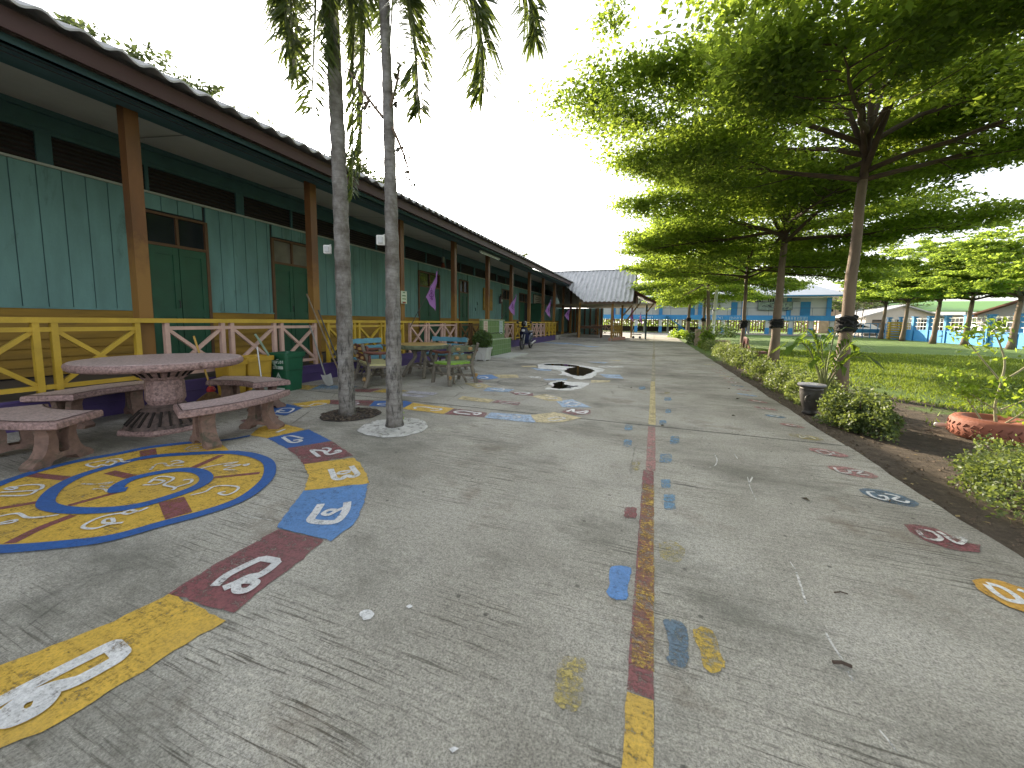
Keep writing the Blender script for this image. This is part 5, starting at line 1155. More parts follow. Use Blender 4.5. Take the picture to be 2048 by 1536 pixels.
# ---- log style garden set
def log(m, p, q, r0, r1=None, wob=.02, n=7, k=9):
    r1 = r1 or r0; P = bent(p, q, 0, n, wob*.5); m.tube(P, [(r0+(r1-r0)*i/n)*(1+random.uniform(-.12, .12)) for i in range(n+1)], k, wob=.12)
CUT = surf('sawn_log_end', (.36, .22, .08), .6, .25, 30)
SEATY = surf('pale_yellow_slab', (.48, .45, .22), .55, .15, 5); SEATG = surf('lime_green_slab', (.22, .42, .04), .55, .2, 5); SEATB = surf('blue_slab', (.13, .33, .43), .5, .2, 4)
REDB = surf('red_brown_log', (.14, .05, .035), .6, .5, 8, dirt=((.04, .025, .02), .52), bumps=.5)
def log_seat(label, c, rz, W, seat, slat, back='slat'):
    """seat facing local +y; origin at the middle of its footprint"""
    t = thing('log_bench', label, 'bench', (c[0], c[1], 0), 'log style garden seats round the log table')
    ca, sa = math.cos(rz), math.sin(rz)
    def T(x, y, z): return (c[0]+x*ca-y*sa, c[1]+x*sa+y*ca, z)
    h = W/2
    for x, y in ((-h, .24), (h, .24)):
        m = MB(); log(m, T(x*1.05, y+.05, 0), T(x*.92, y-.02, .62 if back != 'x' else .42), .036, .028); m.build('leg', LOG, t)
    for x in (-h, h):
        m = MB(); P = smooth([T(x*1.06, -.30, 0), T(x*.95, -.22, .22), T(x*.9, -.20, .42), T(x*1.02, -.27, .62), T(x*1.08, -.33, .80)]); m.tube(P, [.042-.014*i/len(P) for i in range(len(P))], 9, wob=.2)
        lg = m.build('leg', LOG, t)
        MB().lathe(T(x*1.02, -.30, .16), [(.001, -.036), (.028, -.03), (.03, .03), (.001, .036)], 10).build('knot', CUT, lg)
    m = MB(); log(m, T(-h, -.24, .14), T(h, .20, .20), .024); log(m, T(h, -.24, .14), T(-h, .20, .20), .024); log(m, T(-h, -.2, .36), T(h, -.2, .36), .03); log(m, T(-h, .22, .36), T(h, .22, .36), .03); log(m, T(-h, -.2, .37), T(-h, .22, .36), .028); log(m, T(h, -.2, .37), T(h, .22, .36), .028)
    log(m, T(-h*.5, -.2, .02), T(-h*.2, .0, .36), .022); log(m, T(h*.5, -.2, .02), T(h*.2, .0, .36), .022)
    m.build('brace', LOG, t)
    s = MB(); n = 14; top = []
    for i in range(n+1): q = -1+2*i/n; top.append((q*h*1.05, .26+.02*math.sin(i*1.3)))
    for i in range(n+1): q = 1-2*i/n; top.append((q*h*1.0, -.20+.015*math.sin(i*1.7)))
    s.prism([T(x, y, 0)[:2] for x, y in top], .385, .425); s.build('seat', seat, t)
    for z, y in ((.60, -.275), (.76, -.315)) if back == 'slat' else ((.53, -.26), (.70, -.30)):
        b = MB(); hh = .055 if back == 'slat' else .06
        P = []; n = 10
        for side in (0, 1):
            for i in range(n+1):
                q = -1+2*i/n; bow = .04*(q*q); P.append((T(q*h*1.12, y+bow+side*.035, z-hh), T(q*h*1.12, y+bow+side*.035, z+hh+.008*math.sin(i*2.2))))
        V_ = [v for pr in P for v in pr]; F_ = []
        for i in range(n):
            a = 2*i; e = 2*(n+1)+2*i; F_ += [(a, a+2, a+3, a+1), (e, e+1, e+3, e+2), (a+1, a+3, e+3, e+1), (a, e, e+2, a+2)]
        F_ += [(0, 1, 2*(n+1)+1, 2*(n+1)), (2*n, 2*(n+1)+2*n, 2*(n+1)+2*n+1, 2*n+1)]
        b.add(V_, F_); bb_ = b.build('backrest', slat, t)
        if back == 'log':
            for q in (-.45, .5): MB().lathe(T(q*h, y-.005, z), [(.03, -.03), (.045, -.02), (.045, .02), (.03, .03)], 9).build('knot', CUT, bb_)
    for x in (-h, h):
        m = MB(); P = smooth([T(x*1.05, -.31, .66), T(x*1.12, -.05, .63), T(x*1.05, .27, .63)]); m.tube(P, .028, 8, wob=.15); m.build('armrest', LOG if back != 'log' else REDB, t)
    return t
log_seat('log bench with a brown bark back and pale yellow seat, left of the right palm', (-5.12, 5.92), R_(-36), .98, SEATY, REDB, 'log')
log_seat('blue backed log bench by the railing, behind the brown log bench', (-5.86, 6.75), R_(-92), .95, SEATB, SEATB)
log_seat('blue backed log bench on the far side of the log table', (-5.0, 8.3), R_(172), 1.0, SEATB, SEATB)
log_seat('log armchair with a lime green seat nearest the number squares', (-3.72, 6.62), R_(65), .62, SEATG, surf('mossy_log', (.13, .15, .09), .7, .5, 8, bumps=.6), 'log')
lt = thing('log_table', 'log style round table with a yellow ochre top, behind the right palm', 'table', (-4.85, 7.15, 0))
MB().lathe((-4.85, 7.15, 0), [(.56, .62), (.585, .63), (.59, .70), (.58, .712)], 40, .03).build('rim', surf('mossy_log', (.13, .15, .09), .7, .5, 8, bumps=.6), lt)
MB().lathe((-4.85, 7.15, 0), [(.565, .712), (.55, .722)], 40, .02).build('tabletop', surf('ochre_table_top', (.42, .27, .08), .5, .2, 5), lt)
for k in range(5):
    a = k*1.257+.35; m = MB(); P = smooth([(-4.85+.46*math.cos(a), 7.15+.46*math.sin(a), 0), (-4.85+.32*math.cos(a+.1), 7.15+.32*math.sin(a+.1), .25), (-4.85+.18*math.cos(a+.3), 7.15+.18*math.sin(a+.3), .45), (-4.85+.25*math.cos(a), 7.15+.25*math.sin(a), .63)]); m.tube(P, .038, 8, wob=.25); m.build('leg', LOG, lt)
m = MB(); m.tube([(-4.85+.3*math.cos(a), 7.15+.3*math.sin(a), .22+.03*math.sin(3*a)) for a in np.linspace(0, 6.28, 16)], .025, 7, wob=.3); m.build('brace', LOG, lt)
# ---- green tiled basin with a panel wall, step slab
gt = surf('green_wall_tile', (.13, .23, .085), .25, .12, 3); gtd = surf('tile_joint', (.20, .27, .15), .6)
ba = thing('wash_basin', 'long green tiled wash basin with a tall back panel carrying notices', 'wash basin', (-5.5, 12.9, 0))
m = MB(); bx0, bx1, by0, by1 = -5.62, -5.22, 11.95, 13.75
def tiles(m, p, u, v, nu, nv, th=.004):
    p, u, v = Vector(p), Vector(u), Vector(v); nn = u.cross(v).normalized()*th; g_ = .035
    for i in range(nu):
        for j in range(nv):
            a = p+u*((i+g_)/nu)+v*((j+g_)/nv); b = p+u*((i+1-g_)/nu)+v*((j+g_)/nv); c = p+u*((i+1-g_)/nu)+v*((j+1-g_)/nv); d = p+u*((i+g_)/nu)+v*((j+1-g_)/nv); m.add([a+nn, b+nn, c+nn, d+nn], [(0, 1, 2, 3)])
MB().box2((bx0, by0, 0), (bx1, by1, .585)).box2((bx0-.10, by0-.02, 0), (bx0, by1+.3, 1.275)).build('tile_grout', gtd, ba)
tiles(m, (bx1, by0, .03), (0, by1-by0, 0), (0, 0, .55), 9, 3); tiles(m, (bx0, by0, .03), (bx1-bx0, 0, 0), (0, 0, .55), 2, 3); tiles(m, (bx0, by0-.02, .6), (0, by1-by0+.3, 0), (0, 0, .66), 10, 3); tiles(m, (bx0-.1, by0-.02, .03), (.1, 0, 0), (0, 0, 1.22), 1, 6)
m.build('tile_face', gt, ba)
m = MB(); m.box2((bx0-.11, by0-.03, 1.275), (bx0+.015, by1+.31, 1.30)); m.box2((bx1-.05, by0, .585), (bx1+.012, by1, .61)); m.box2((bx0, by0-.01, .585), (bx1, by0+.05, .61)); m.build('coping', surf('pale_green_edge', (.42, .5, .33), .5), ba)
m = MB()
for k in range(5): m.tube([(bx0+.0, by0+.5+k*.28, .80), (bx0+.10, by0+.5+k*.28, .80), (bx0+.11, by0+.5+k*.28, .76)], .012, 6)
m.build('taps', BLK, ba)
for k, (y, w_, c_, lab) in enumerate(((12.22, .34, (.62, .55, .45), 'cream and red paper poster on the left of the green basin panel'), (13.66, .34, (.50, .58, .55), 'pale green paper poster on the right of the green basin panel'))):
    t = thing('poster', lab, 'poster', (bx0+.012, y, 1.0)); col_ = surf('poster_paper_'+('cream' if k == 0 else 'green'), c_, .6, .1, 6)
    MB().box((bx0+.012, y, 1.0), (.006, w_, .5)).build('sheet', col_, t); m = MB()
    for j in range(8): m.box((bx0+.017, y+.01, 1.20-j*.055), (.003, w_*random.uniform(.45, .8), .018))
    m.build('writing', surf('poster_red' if k == 0 else 'poster_teal', (.35, .10, .07) if k == 0 else (.06, .17, .2), .7), t)
tag(MB().box2((-5.18, 11.6, -.0), (-4.45, 13.6, .045)).build('step_slab', surf('white_slab', (.52, .52, .49), .6, .1, 5), origin=(-4.8, 12.6, 0)), 'low white concrete slab in front of the green basin', 'slab')

# ---- scooter with helmet
sx, sy = -5.42, 16.3
sc = thing('motor_scooter', 'dark blue motor scooter parked by the pink railing beyond the green basin', 'scooter', (sx, sy, 0))
DKB = surf('scooter_navy', (.006, .012, .05), .22, .2, 5); 
def SP(x, y, z): return (sx+x, sy+y, z)      # rides towards -y (its front faces the camera)
for y in (-.62, .58):
    m = MB(); m.tube([SP(0, y+.24*math.cos(a), .26+.24*math.sin(a)) for a in np.linspace(0, 6.2832, 25)], .045, 8); wh = m.build('wheel', BLK, sc, shade=True)
    m = MB(); m.tube([SP(0, y+.17*math.cos(a), .26+.17*math.sin(a)) for a in np.linspace(0, 6.2832, 19)], .016, 6)
    for k in range(5): m.tube([SP(0, y, .26), SP(0, y+.17*math.cos(k*1.257), .26+.17*math.sin(k*1.257))], .014, 5)
    m.build('rim', surf('dark_wheel_rim', (.08, .08, .085), .4), wh)
m = MB()
secs = [(-.30, .05, .30, .60), (-.22, .13, .24, .66), (0, .15, .22, .42), (.2, .15, .30, .70), (.45, .15, .42, .76), (.72, .08, .55, .76)]
V_ = []; F_ = []
for y, wd, z0, z1 in secs: V_ += [SP(-wd, y, z0), SP(wd, y, z0), SP(wd*1.1, y, (z0+z1)/2), SP(wd*.7, y, z1), SP(-wd*.7, y, z1), SP(-wd*1.1, y, (z0+z1)/2)]
for i in range(5):
    for j in range(6): F_.append((i*6+j, i*6+(j+1) % 6, (i+1)*6+(j+1) % 6, (i+1)*6+j))
F_ += [tuple(range(5, -1, -1)), tuple(range(30, 36))]
m.add(V_, F_).build('body', DKB, sc, shade=True)
m = MB(); m.add([SP(-.20, -.30, .35), SP(.20, -.30, .35), SP(.22, -.36, .75), SP(.13, -.42, .98), SP(-.13, -.42, .98), SP(-.22, -.36, .75), SP(0, -.44, .4), SP(0, -.50, .75), SP(0, -.52, .97)], [(6, 1, 2, 7), (0, 6, 7, 5), (7, 2, 3, 8), (5, 7, 8, 4), (0, 5, 2, 1), (5, 4, 3, 2)]); m.build('front_shield', DKB, sc)
m = MB(); m.tube([SP(-.06, -.62, .26), SP(-.06, -.45, .66)], .022, 7); m.tube([SP(.06, -.62, .26), SP(.06, -.45, .66)], .022, 7); m.build('fork', METAL, sc)
MB().tube([SP(-.32, -.34, 1.0), SP(-.12, -.42, .98), SP(.12, -.42, .98), SP(.32, -.34, 1.0)], .018, 7).build('handlebar', BLK, sc)
for x in (-.24, .24):
    m = MB(); m.tube([SP(x, -.38, 1.0), SP(x*1.25, -.38, 1.16)], .007, 5); m.lathe(SP(x*1.3, -.39, 1.16), [(.03, 0), (.055, .03), (.055, .07), (.03, .1)], 10); m.build('mirror', BLK, sc)
MB().lathe(SP(0, -.50, .84), [(.03, -.05), (.07, -.03), (.08, .02), (.05, .06)], 14).build('headlight', surf('headlamp_glass', (.6, .62, .65), .15), sc)
MB().box(SP(0, .33, .78), (.26, .62, .09), 0, .03).build('saddle', BLK, sc)
MB().tube([SP(.16, .15, .22), SP(.17, .75, .33)], .045, 8).build('exhaust', METAL, sc)
MB().box(SP(0, -.62, .52), (.12, .36, .03), 0, .01).build('mudguard', DKB, sc)
hm = thing('helmet', 'black helmet with a white stripe hung on the scooter handlebar', 'helmet', SP(.0, -.38, 1.03))
MB().lathe(SP(.0, -.38, 1.03), [(.09, 0), (.125, .03), (.135, .10), (.12, .17), (.08, .22), (.02, .24)], 18).build('shell', surf('helmet_black', (.012, .012, .014), .2), hm, shade=True)
MB().tube([SP(.1+.00, -.44, 1.06), SP(.115, -.43, 1.14), SP(.07, -.42, 1.24)], .02, 6).build('stripe', WHITE, hm)

# ================================================================== PAVILION
pv = thing('open_pavilion', 'open sided timber pavilion with a grey corrugated roof at the end of the school building', 'pavilion', (-3.5, 28, 0))
GRR = surf('pale_grey_corrugated_roof', (.52, .52, .52), .7, .22, 3, (3, .4, 1), dirt=((.17, .165, .16), .56), dscale=1.2)  # pale grey sheet colour with darker dirt patches
e0, e1 = Vector((-4.55, 26.0, 2.72)), Vector((-1.50, 26.0, 2.62)); r0_, r1_ = Vector((-8.1, 30.0, 5.26)), Vector((-1.36, 30, 5.20))
m = MB(); n = 22*8; V_ = []; F_ = []
for i in range(n+1):
    x = -8.1+(6.74)*i/n; h = .035*math.cos(2*math.pi*i/8)
    s0 = 0 if x > -4.55 else (x+4.55)/(-8.1+4.55)
    bot = Vector((x+(0 if x > -4.55 else 0)-.12*(x+1.36)/6.7*0, 26.0, 2.65)).lerp(Vector((x, 30.0, 5.23)), min(.985, s0)); top = Vector((x, 30, 5.23))
    for p in (bot, top): V_ += [(p.x, p.y, p.z+h), (p.x, p.y, p.z+h-.012)]
for i in range(n):
    a, b = 4*i, 4*i+4; F_ += [(a, b, b+2, a+2), (a+1, a+3, b+3, b+1), (a, a+1, b+1, b), (a+2, b+2, b+3, a+3)]
m.add(V_, F_); 
m.add([(-8.1, 30, 5.22), (-1.36, 30, 5.22), (-1.36, 34, 2.7), (-8.1, 34, 2.7)], [(0, 1, 2, 3)])
m.build('roof', GRR, pv); MB().box2((-8.1, 29.93, 5.22), (-1.33, 30.07, 5.30)).build('ridge', GRR, pv)
m = MB(); m.box2((-4.6, 26.03, 2.50), (-1.38, 26.08, 2.64)); m.build('fascia', BRN, pv); 
m = MB(); m.bar((-1.36, 26.0, 2.55), (-1.36, 30, 5.10), .05, .16); m.bar((-1.36, 34, 2.55), (-1.36, 30, 5.10), .05, .16); m.build('bargeboard', BRN, pv)
MB().add([(-1.40, 26.1, 2.6), (-1.40, 33.9, 2.6), (-1.40, 30, 5.05)], [(0, 1, 2)]).build('gable_wall', surf('gable_panel', (.12, .10, .08), .7), pv)
MB().add([(-8, 26.1, 2.5), (-1.42, 26.1, 2.5), (-1.42, 33.9, 2.5), (-8, 33.9, 2.5)], [(0, 1, 2, 3)]).build('ceiling', surf('pavilion_ceiling', (.46, .42, .34), .8), pv)
# the low side roof with a brown barge facing the path
m = MB(); roof = [(-1.5, 28.0, 3.55), (-1.5, 35.5, 3.55), (.05, 35.5, 2.72), (.05, 28.0, 2.72)]; m.plate(roof, (0, 0, .03)); m.build('side_roof', GRR, pv)
m = MB(); m.bar((-1.5, 27.98, 3.50), (.08, 27.98, 2.66), .05, .15); m.bar((.07, 27.98, 2.68), (.07, 35.5, 2.68), .05, .12); m.build('side_bargeboard', surf('red_brown_barge', (.16, .05, .035), .6, .2, 4), pv)
MB().plate([(-1.45, 28.05, 2.6), (0, 28.05, 2.6), (0, 35.4, 2.6), (-1.45, 35.4, 2.6)], (0, 0, .02)).build('side_ceiling', surf('pavilion_ceiling', (.46, .42, .34), .8), pv)
MB().box2((-12, 34.6, 0), (-4.3, 34.75, 2.5)).build('rear_wall', TEAL, pv)
for k in range(8): MB().box2((-8+k*.5, 34.5, 0), (-7.86+k*.5, 34.59, 2.5)).build('wall_stud', BRN, pv)
POSTS = [(-2.66, 26.25, .14), (-4.9, 26.4, .13), (-2.2, 28.6, .14), (-3.4, 33.2, .14), (-4.6, 33.4, .14), (-1.75, 33.0, .12), (-1.30, 37.0, .14)]
for x, y, w_ in POSTS[:6]: MB().box2((x-w_/2, y-w_/2, 0), (x+w_/2, y+w_/2, 2.6)).build('post', surf('ochre_post', (.30, .16, .035), .6, .3, 3), pv)
MB().box2((-.62, 30.4, 0), (-.50, 30.5, 2.65)).build('post', surf('dark_green_post', (.03, .07, .06), .6), pv)
m = MB(); 
for x0, z0, x1, z1 in ((-2.2, 1.7, -1.45, 2.6), (-1.95, 1.3, -.95, 2.75), (-.56, 1.95, -.05, 2.65)): m.bar((x0, 28.6, z0), (x1, 28.6, z1), .07, .09)
m.build('diagonal_brace', surf('ochre_post', (.30, .16, .035), .6, .3, 3), pv)
MB().box2((-6.2, 26.1, -.05), (-2.6, 34, .16)).build('floor', surf('pavilion_floor', (.33, .31, .28), .8, .2, 3), pv)
pb = surf('pink_block', (.46, .25, .20), .8, .2, 6)
for k, (a, b) in enumerate((((-2.78, 25.95), (-2.0, 29.0)),)):
    m = MB(); L = 7
    for i in range(L):
        for j in range(2):
            p = Vector((a[0], a[1], 0)).lerp(Vector((b[0], b[1], 0)), (i+.5)/L); m.box((p.x, p.y, .055+.11*j), (.13, .41, .10), -.25+(.0), .008)
    m.build('kerb_blocks', pb, pv)
def diag_rail(m, a, b, h0, h1, n):
    a, b = Vector(a), Vector(b)
    m.bar(a+Vector((0, 0, h1)), b+Vector((0, 0, h1)), .05, .06); m.bar(a+Vector((0, 0, h0)), b+Vector((0, 0, h0)), .045, .05)
    for i in range(n):
        p, q = a.lerp(b, i/n), a.lerp(b, (i+1)/n)
        m.bar(p+Vector((0, 0, h0)), q+Vector((0, 0, h1)), .035, .04); m.bar(p+Vector((0, 0, h1)), q+Vector((.004, 0, h0)), .035, .04); m.bar(q+Vector((0, 0, h0)), q+Vector((0, 0, h1)), .04, .045)
m = MB(); diag_rail(m, (-2.66, 26.3, .05), (-2.2, 28.6, .05), .15, 1.15, 5); m.build('railing', surf('ochre_railing', (.36, .21, .03), .6, .2, 5), pv)
m = MB(); diag_rail(m, (-5.2, 33.8, 0), (-3.4, 33.8, 0), .3, 1.0, 3); m.build('railing', surf('pale_pink_paint', (.56, .37, .31)), pv)
wt = thing('wooden_table', 'dark wooden table standing in the pavilion', 'table', (-4.4, 26.9, .16))
MB().box((-4.25, 27.0, .96), (1.9, .8, .05), 0, .008).build('tabletop', BRN, wt)
for x, y in ((-5.05, 26.7), (-3.45, 26.7), (-5.05, 27.3), (-3.45, 27.3)): MB().box2((x-.04, y-.04, .16), (x+.04, y+.04, .935)).build('leg', BRN, wt)
MB().box2((-5.1, 26.72, .80), (-3.4, 26.75, .93)).build('apron', BRN, wt)
pennant((-3.3, 29.9, .9), (-3.0, 30.9, 2.3), 'lilac and blue pennant hanging inside the pavilion', .9)
pennant((-1.95, 29.3, .9), (-1.55, 30.2, 2.45), 'lilac pennant at the right end of the pavilion', 1.15)
pennant((-1.2, 30.6, .8), (-1.0, 31.4, 2.1), 'last lilac pennant, right of the pavilion braces', .9)
cart = thing('hand_cart', 'small dark cart parked at the right end of the pavilion', 'cart', (-1.3, 31.8, 0))
MB().box((-1.25, 31.8, .32), (.7, .5, .06)).build('deck', BLK, cart); MB().tube([(-1.5, 31.8, .3), (-1.62, 31.8, 1.05), (-1.4, 31.8, 1.1)], .02, 6).build('handle', METAL, cart)
for x in (-1.5, -1.0): MB().tube([(x, 31.55, .1+.0), (x, 31.60, .1)], .1, 12).build('wheel', BLK, cart)

# ================================================================== FAR BLUE BUILDING
bb1 = thing('blue_building', 'two storey white and sky blue building on pillars across the lawn', 'building', (8, 56, 0))
YB = 54.0; xl, xr = -9.0, 19.6
z1, z2, z3 = 1.75, 2.35, 4.55
DBL = surf('deep_sky_blue', (.03, .22, .44), .6, .15, 2)
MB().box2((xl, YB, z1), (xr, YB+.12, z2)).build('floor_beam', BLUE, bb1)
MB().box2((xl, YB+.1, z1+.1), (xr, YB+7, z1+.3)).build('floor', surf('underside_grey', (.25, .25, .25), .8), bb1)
MB().box2((xl, YB+1.5, z2-.3), (xr, YB+1.65, z3)).build('wall', PALEW, bb1)
for i, x in enumerate([-8.5, -5.4, -2.3, .8, 3.2, 5.6, 8.2, 10.6, 13.0, 15.4, 17.4, 19.4]):
    p = MB().box2((x-.19, YB+.15, .32), (x+.19, YB+.5, z1)).build('pillar', PALEW, bb1)
    MB().box2((x-.2, YB+.13, 0), (x+.2, YB+.52, .85)).build('pillar_base', BLUE, p)
    if i % 2: MB().box2((x-.22, YB+1.3, z2-.3), (x+.22, YB+1.49, z3)).build('wall_pillar', BLUE, bb1)
    q = MB().box2((x+.9, YB+3.0, 0), (x+1.15, YB+3.3, z1)).build('pillar', PALEW, bb1)
for x0, x1 in ((-4.6, -3.8), (4.2, 5.0), (9.2, 9.9), (16.6, 17.6)): MB().box2((x0, YB+1.40, z2-.2), (x1, YB+1.497, 4.05)).build('door', DBL, bb1)
for x0, x1 in ((6.9, 8.0), (11.0, 12.6), (13.2, 14.8), (15.8, 16.5)):
    f = MB().box2((x0, YB+1.44, 4.05), (x1, YB+1.498, 4.5)).build('window', DARKL, bb1)
    m = MB()
    for k in range(6): x = x0+(x1-x0)*(k+.5)/6; m.box2((x-.03, YB+1.42, 4.08), (x+.03, YB+1.438, 4.46))
    m.build('bars', WHITE, f)
m = MB(); m.tube([(xl, YB+.1, 3.25), (xr+.7, YB+.1, 3.25)], .03, 6)
for k in range(14): x = xl+k*2.2; m.tube([(x, YB+.1, z2), (x, YB+.1, 3.25)], .02, 5)
m.build('balcony_rail', surf('dark_rail', (.06, .09, .11), .5), bb1)
m = MB(); m.plate([(xl-.5, YB-.5, 4.72), (xr+1.0, YB-.5, 4.72), (xr-1.2, YB+3.6, 6.25), (xl-.5, YB+3.6, 6.25)], (0, -.02, .05)); m.add([(xr+1.0, YB-.5, 4.74), (xr+1.0, YB+7.5, 4.74), (xr-1.2, YB+3.6, 6.27)], [(0, 1, 2)]); m.add([(xl-.5, YB+3.6, 6.25), (xr-1.2, YB+3.6, 6.25), (xr+1, YB+7.5, 4.74), (xl-.5, YB+7.5, 4.74)], [(0, 1, 2, 3)])
m.build('roof', surf('white_metal_roof', (.62, .65, .68), .5, .08, 2), bb1); MB().box2((xl-.5, YB-.56, 4.60), (xr+1.0, YB-.5, 4.74)).build('gutter', DBL, bb1)
MB().add([(xl, YB-.4, 4.6), (xr, YB-.4, 4.6), (xr, YB+1.5, 4.6), (xl, YB+1.5, 4.6)], [(0, 1, 2, 3)]).build('eave_soffit', PALEW, bb1)
m = MB(); m.bar((1.6, YB-.2, 2.2), (4.1, YB-.2, .15), .7, .12); 
for k in range(7): s = k/6; m.box((1.6+2.5*s, YB-.2, 2.2-2.05*s), (.3, .8, .06))
m.build('staircase', DBL, bb1)
for c, sx_, lab, mt_ in (((7.2, 3.6), 1.2, 'square framed picture board on the white upper wall of the blue building', (.35, .33, .33)), ((13.9, 3.55), 3.6, 'wide framed picture board on the white upper wall of the blue building', (.30, .36, .28))):
    t = thing('picture_board', lab, 'picture board', (c[0], YB+1.3, c[1])); MB().box((c[0], YB+1.22, c[1]), (sx_, .05, 1.0)).build('board', surf('board_tone_%d' % int(sx_), mt_, .6, .5, 3), t)
    m = MB()
    for k in range(int(sx_*7)): m.box((c[0]+random.uniform(-.42, .42)*sx_, YB+1.19, c[1]+random.uniform(-.35, .35)), (random.uniform(.08, .3), .012, random.uniform(.05, .2)))
    m.build('picture', surf('picture_marks', (.10, .12, .13), .7, .5, 2), t)
    fr = MB(); 
    for dz in (-.5, .5): fr.box((c[0], YB+1.2, c[1]+dz), (sx_+.06, .06, .05))
    for dx in (-.5, .5): fr.box((c[0]+dx*sx_, YB+1.2, c[1]), (.05, .06, .95))
    fr.build('frame', surf('dark_rail', (.06, .09, .11)), t)
# white lettering on the blue beam: loose Thai-like strokes, as far as the photo resolves them
m = MB()
for x0, x1, h in ((-2.0, -.2, .26), (6.3, 7.9, .24), (8.9, 9.9, .22), (13.6, 17.0, .34)):
    x = x0
    while x < x1:
        k = random.choice((0, 1, 2)); zc = (z1+z2)/2-.02; y = YB-.004; hh = h/2; w_ = .2
        if k == 0: P = [(x, zc-hh), (x, zc+hh), (x+w_, zc+hh), (x+w_, zc-hh)]
        elif k == 1: P = [(x, zc+hh), (x+.05, zc-hh), (x+w_, zc-hh), (x+w_, zc+hh*1.2)]
        else: P = [(x+.07, zc), (x, zc+hh*.6), (x+w_*.6, zc+hh), (x+w_, zc+.1*hh), (x+w_, zc-hh)]
        m.tube([(a, y, b) for a, b in P], .022, 4); x += .31
m.build('white_lettering', WHITE, bb1)
# fence and shrubs seen between the pillars
pf = thing('picket_fence', 'long fence of narrow timber pickets behind the blue building', 'fence', (5, 62.5, 0))
m = MB(); x = -9
while x < 21: m.box2((x, 62.4, .2), (x+.16, 62.45, 1.95)); x += .34
m.build('pickets', surf('picket_timber', (.42, .30, .19), .7, .4, .8), pf)
m = MB(); m.box2((-9, 62.46, .5), (21, 62.5, .6)); m.box2((-9, 62.46, 1.6), (21, 62.5, 1.7)); m.build('rails', BRN, pf)
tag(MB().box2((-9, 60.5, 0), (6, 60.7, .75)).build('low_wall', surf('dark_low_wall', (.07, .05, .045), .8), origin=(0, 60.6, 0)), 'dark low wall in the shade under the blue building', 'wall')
n = 6000; X = np.stack([-8+NR.random(n)*29, 63.3+NR.random(n)*1.2, .2+NR.random(n)*2.2], 1)
tag(quads('shrubbery', leaves_at(X, .3, .2, .7), LEAFF), kind='stuff')
tag(MB().box2((4.5, 52.9, -.05), (21.5, 53.2, .10)).build('lawn_kerb', surf('kerb_concrete', (.42, .40, .36), .8), origin=(13, 53, 0)), 'pale concrete kerb between the lawn and the blue building', 'kerb')
# scaffold-like poles and pale terrace houses right of the blue building
ho = thing('apartment_house', 'pale brick coloured house beyond the right end of the blue building', 'house', (30, 75, 0))
MB().box2((25, 74, 0), (32, 80, 6.2)).build('wall', surf('pale_brick', (.45, .33, .27), .8, .2, 2), ho); MB().plate([(24.4, 73.4, 6.2), (32.6, 73.4, 6.2), (32.6, 80.6, 7.4), (24.4, 80.6, 7.4)], (0, 0, .12)).build('roof', surf('pale_roof', (.5, .48, .46), .8), ho)
for k in range(4):
    f = MB().box2((25.6+k*1.6, 73.95, 3.4), (26.5+k*1.6, 73.998, 4.7)).build('window', GLASS, ho)
for k in range(3): stick(('left', 'middle', 'right')[k]+' bamboo pole standing at the right end of the blue building', (20.6+k*.55, 53.6, -.05), (20.9+k*.6, 53.7, 3.9+.3*k), .04)
# swing seats lying on the lawn
for k, (px, py) in enumerate(((1640, 689), (1624, 687))):
    x, y = G(px, py); t = thing('low_seesaw', ('front', 'rear')[k]+' dark flat board of the low seesaw pair on the lawn', 'seesaw', (x, y, -.05))
    MB().box((x, y, .10), (1.15, .28, .06), .05, .01).build('board', BLK, t); MB().tube([(x-.3, y, -.05), (x, y, .08), (x+.3, y, -.05)], .03, 6).build('stand', METAL, t)
    MB().tube([(x+.45, y, .1), (x+.45, y, .6)], .015, 5).build('grip', METAL, t)
# white pole and beige stump
wp = thing('lamp_pole', 'tall white pole among the trees at the far end of the row', 'pole', (4.1, 31, 0))
MB().tube([(4.02, 31, -.06), (4.10, 31, 2.0), (4.22, 31, 5.5)], [.13, .115, .09], 14).build('shaft', WHITE, wp); MB().lathe((4.10, 31, 2.15), [(.14, 0), (.14, .12)], 14).build('band', METAL, wp)
bs_ = thing('stone_stump', 'beige concrete stump planter beside the path below the white pole', 'stump', (2.55, 24.8, 0))
MB().lathe((2.55, 24.8, -.06), [(.24, 0), (.25, .3), (.22, .55), (.25, .85), (.23, 1.0)], 14, .1).build('trunk', surf('beige_concrete', (.42, .31, .22), .8, .2, 6, bumps=.4), bs_); MB().box((3.6, 26.2, .10), (1.6, .5, .3), .1, .03).build('ledge', surf('beige_concrete', (.42, .31, .22)), bs_)
rc = thing('reclining_seat', 'dark red log shaped reclining seat with a tall back on the lawn', 'chair', (3.75, 17.2, -.05))
RED = surf('dark_red_cement', (.13, .035, .03), .55, .35, 6, bumps=.4)
m = MB(); P = smooth([(3.42, 17.2, .72), (3.50, 17.2, .45), (3.60, 17.2, .22), (3.80, 17.2, .16), (4.12, 17.2, .17)]); 
V_ = []; 
for x, y, z in P: V_ += [(x, y-.30, z+.03), (x, y+.30, z+.03), (x, y+.30, z-.04), (x, y-.30, z-.04)]
F_ = []
for i in range(len(P)-1):
    for j in range(4): F_.append((i*4+j, i*4+(j+1) % 4, i*4+4+(j+1) % 4, i*4+4+j))
F_ += [(0, 1, 2, 3), tuple(range(len(V_)-4, len(V_)))]
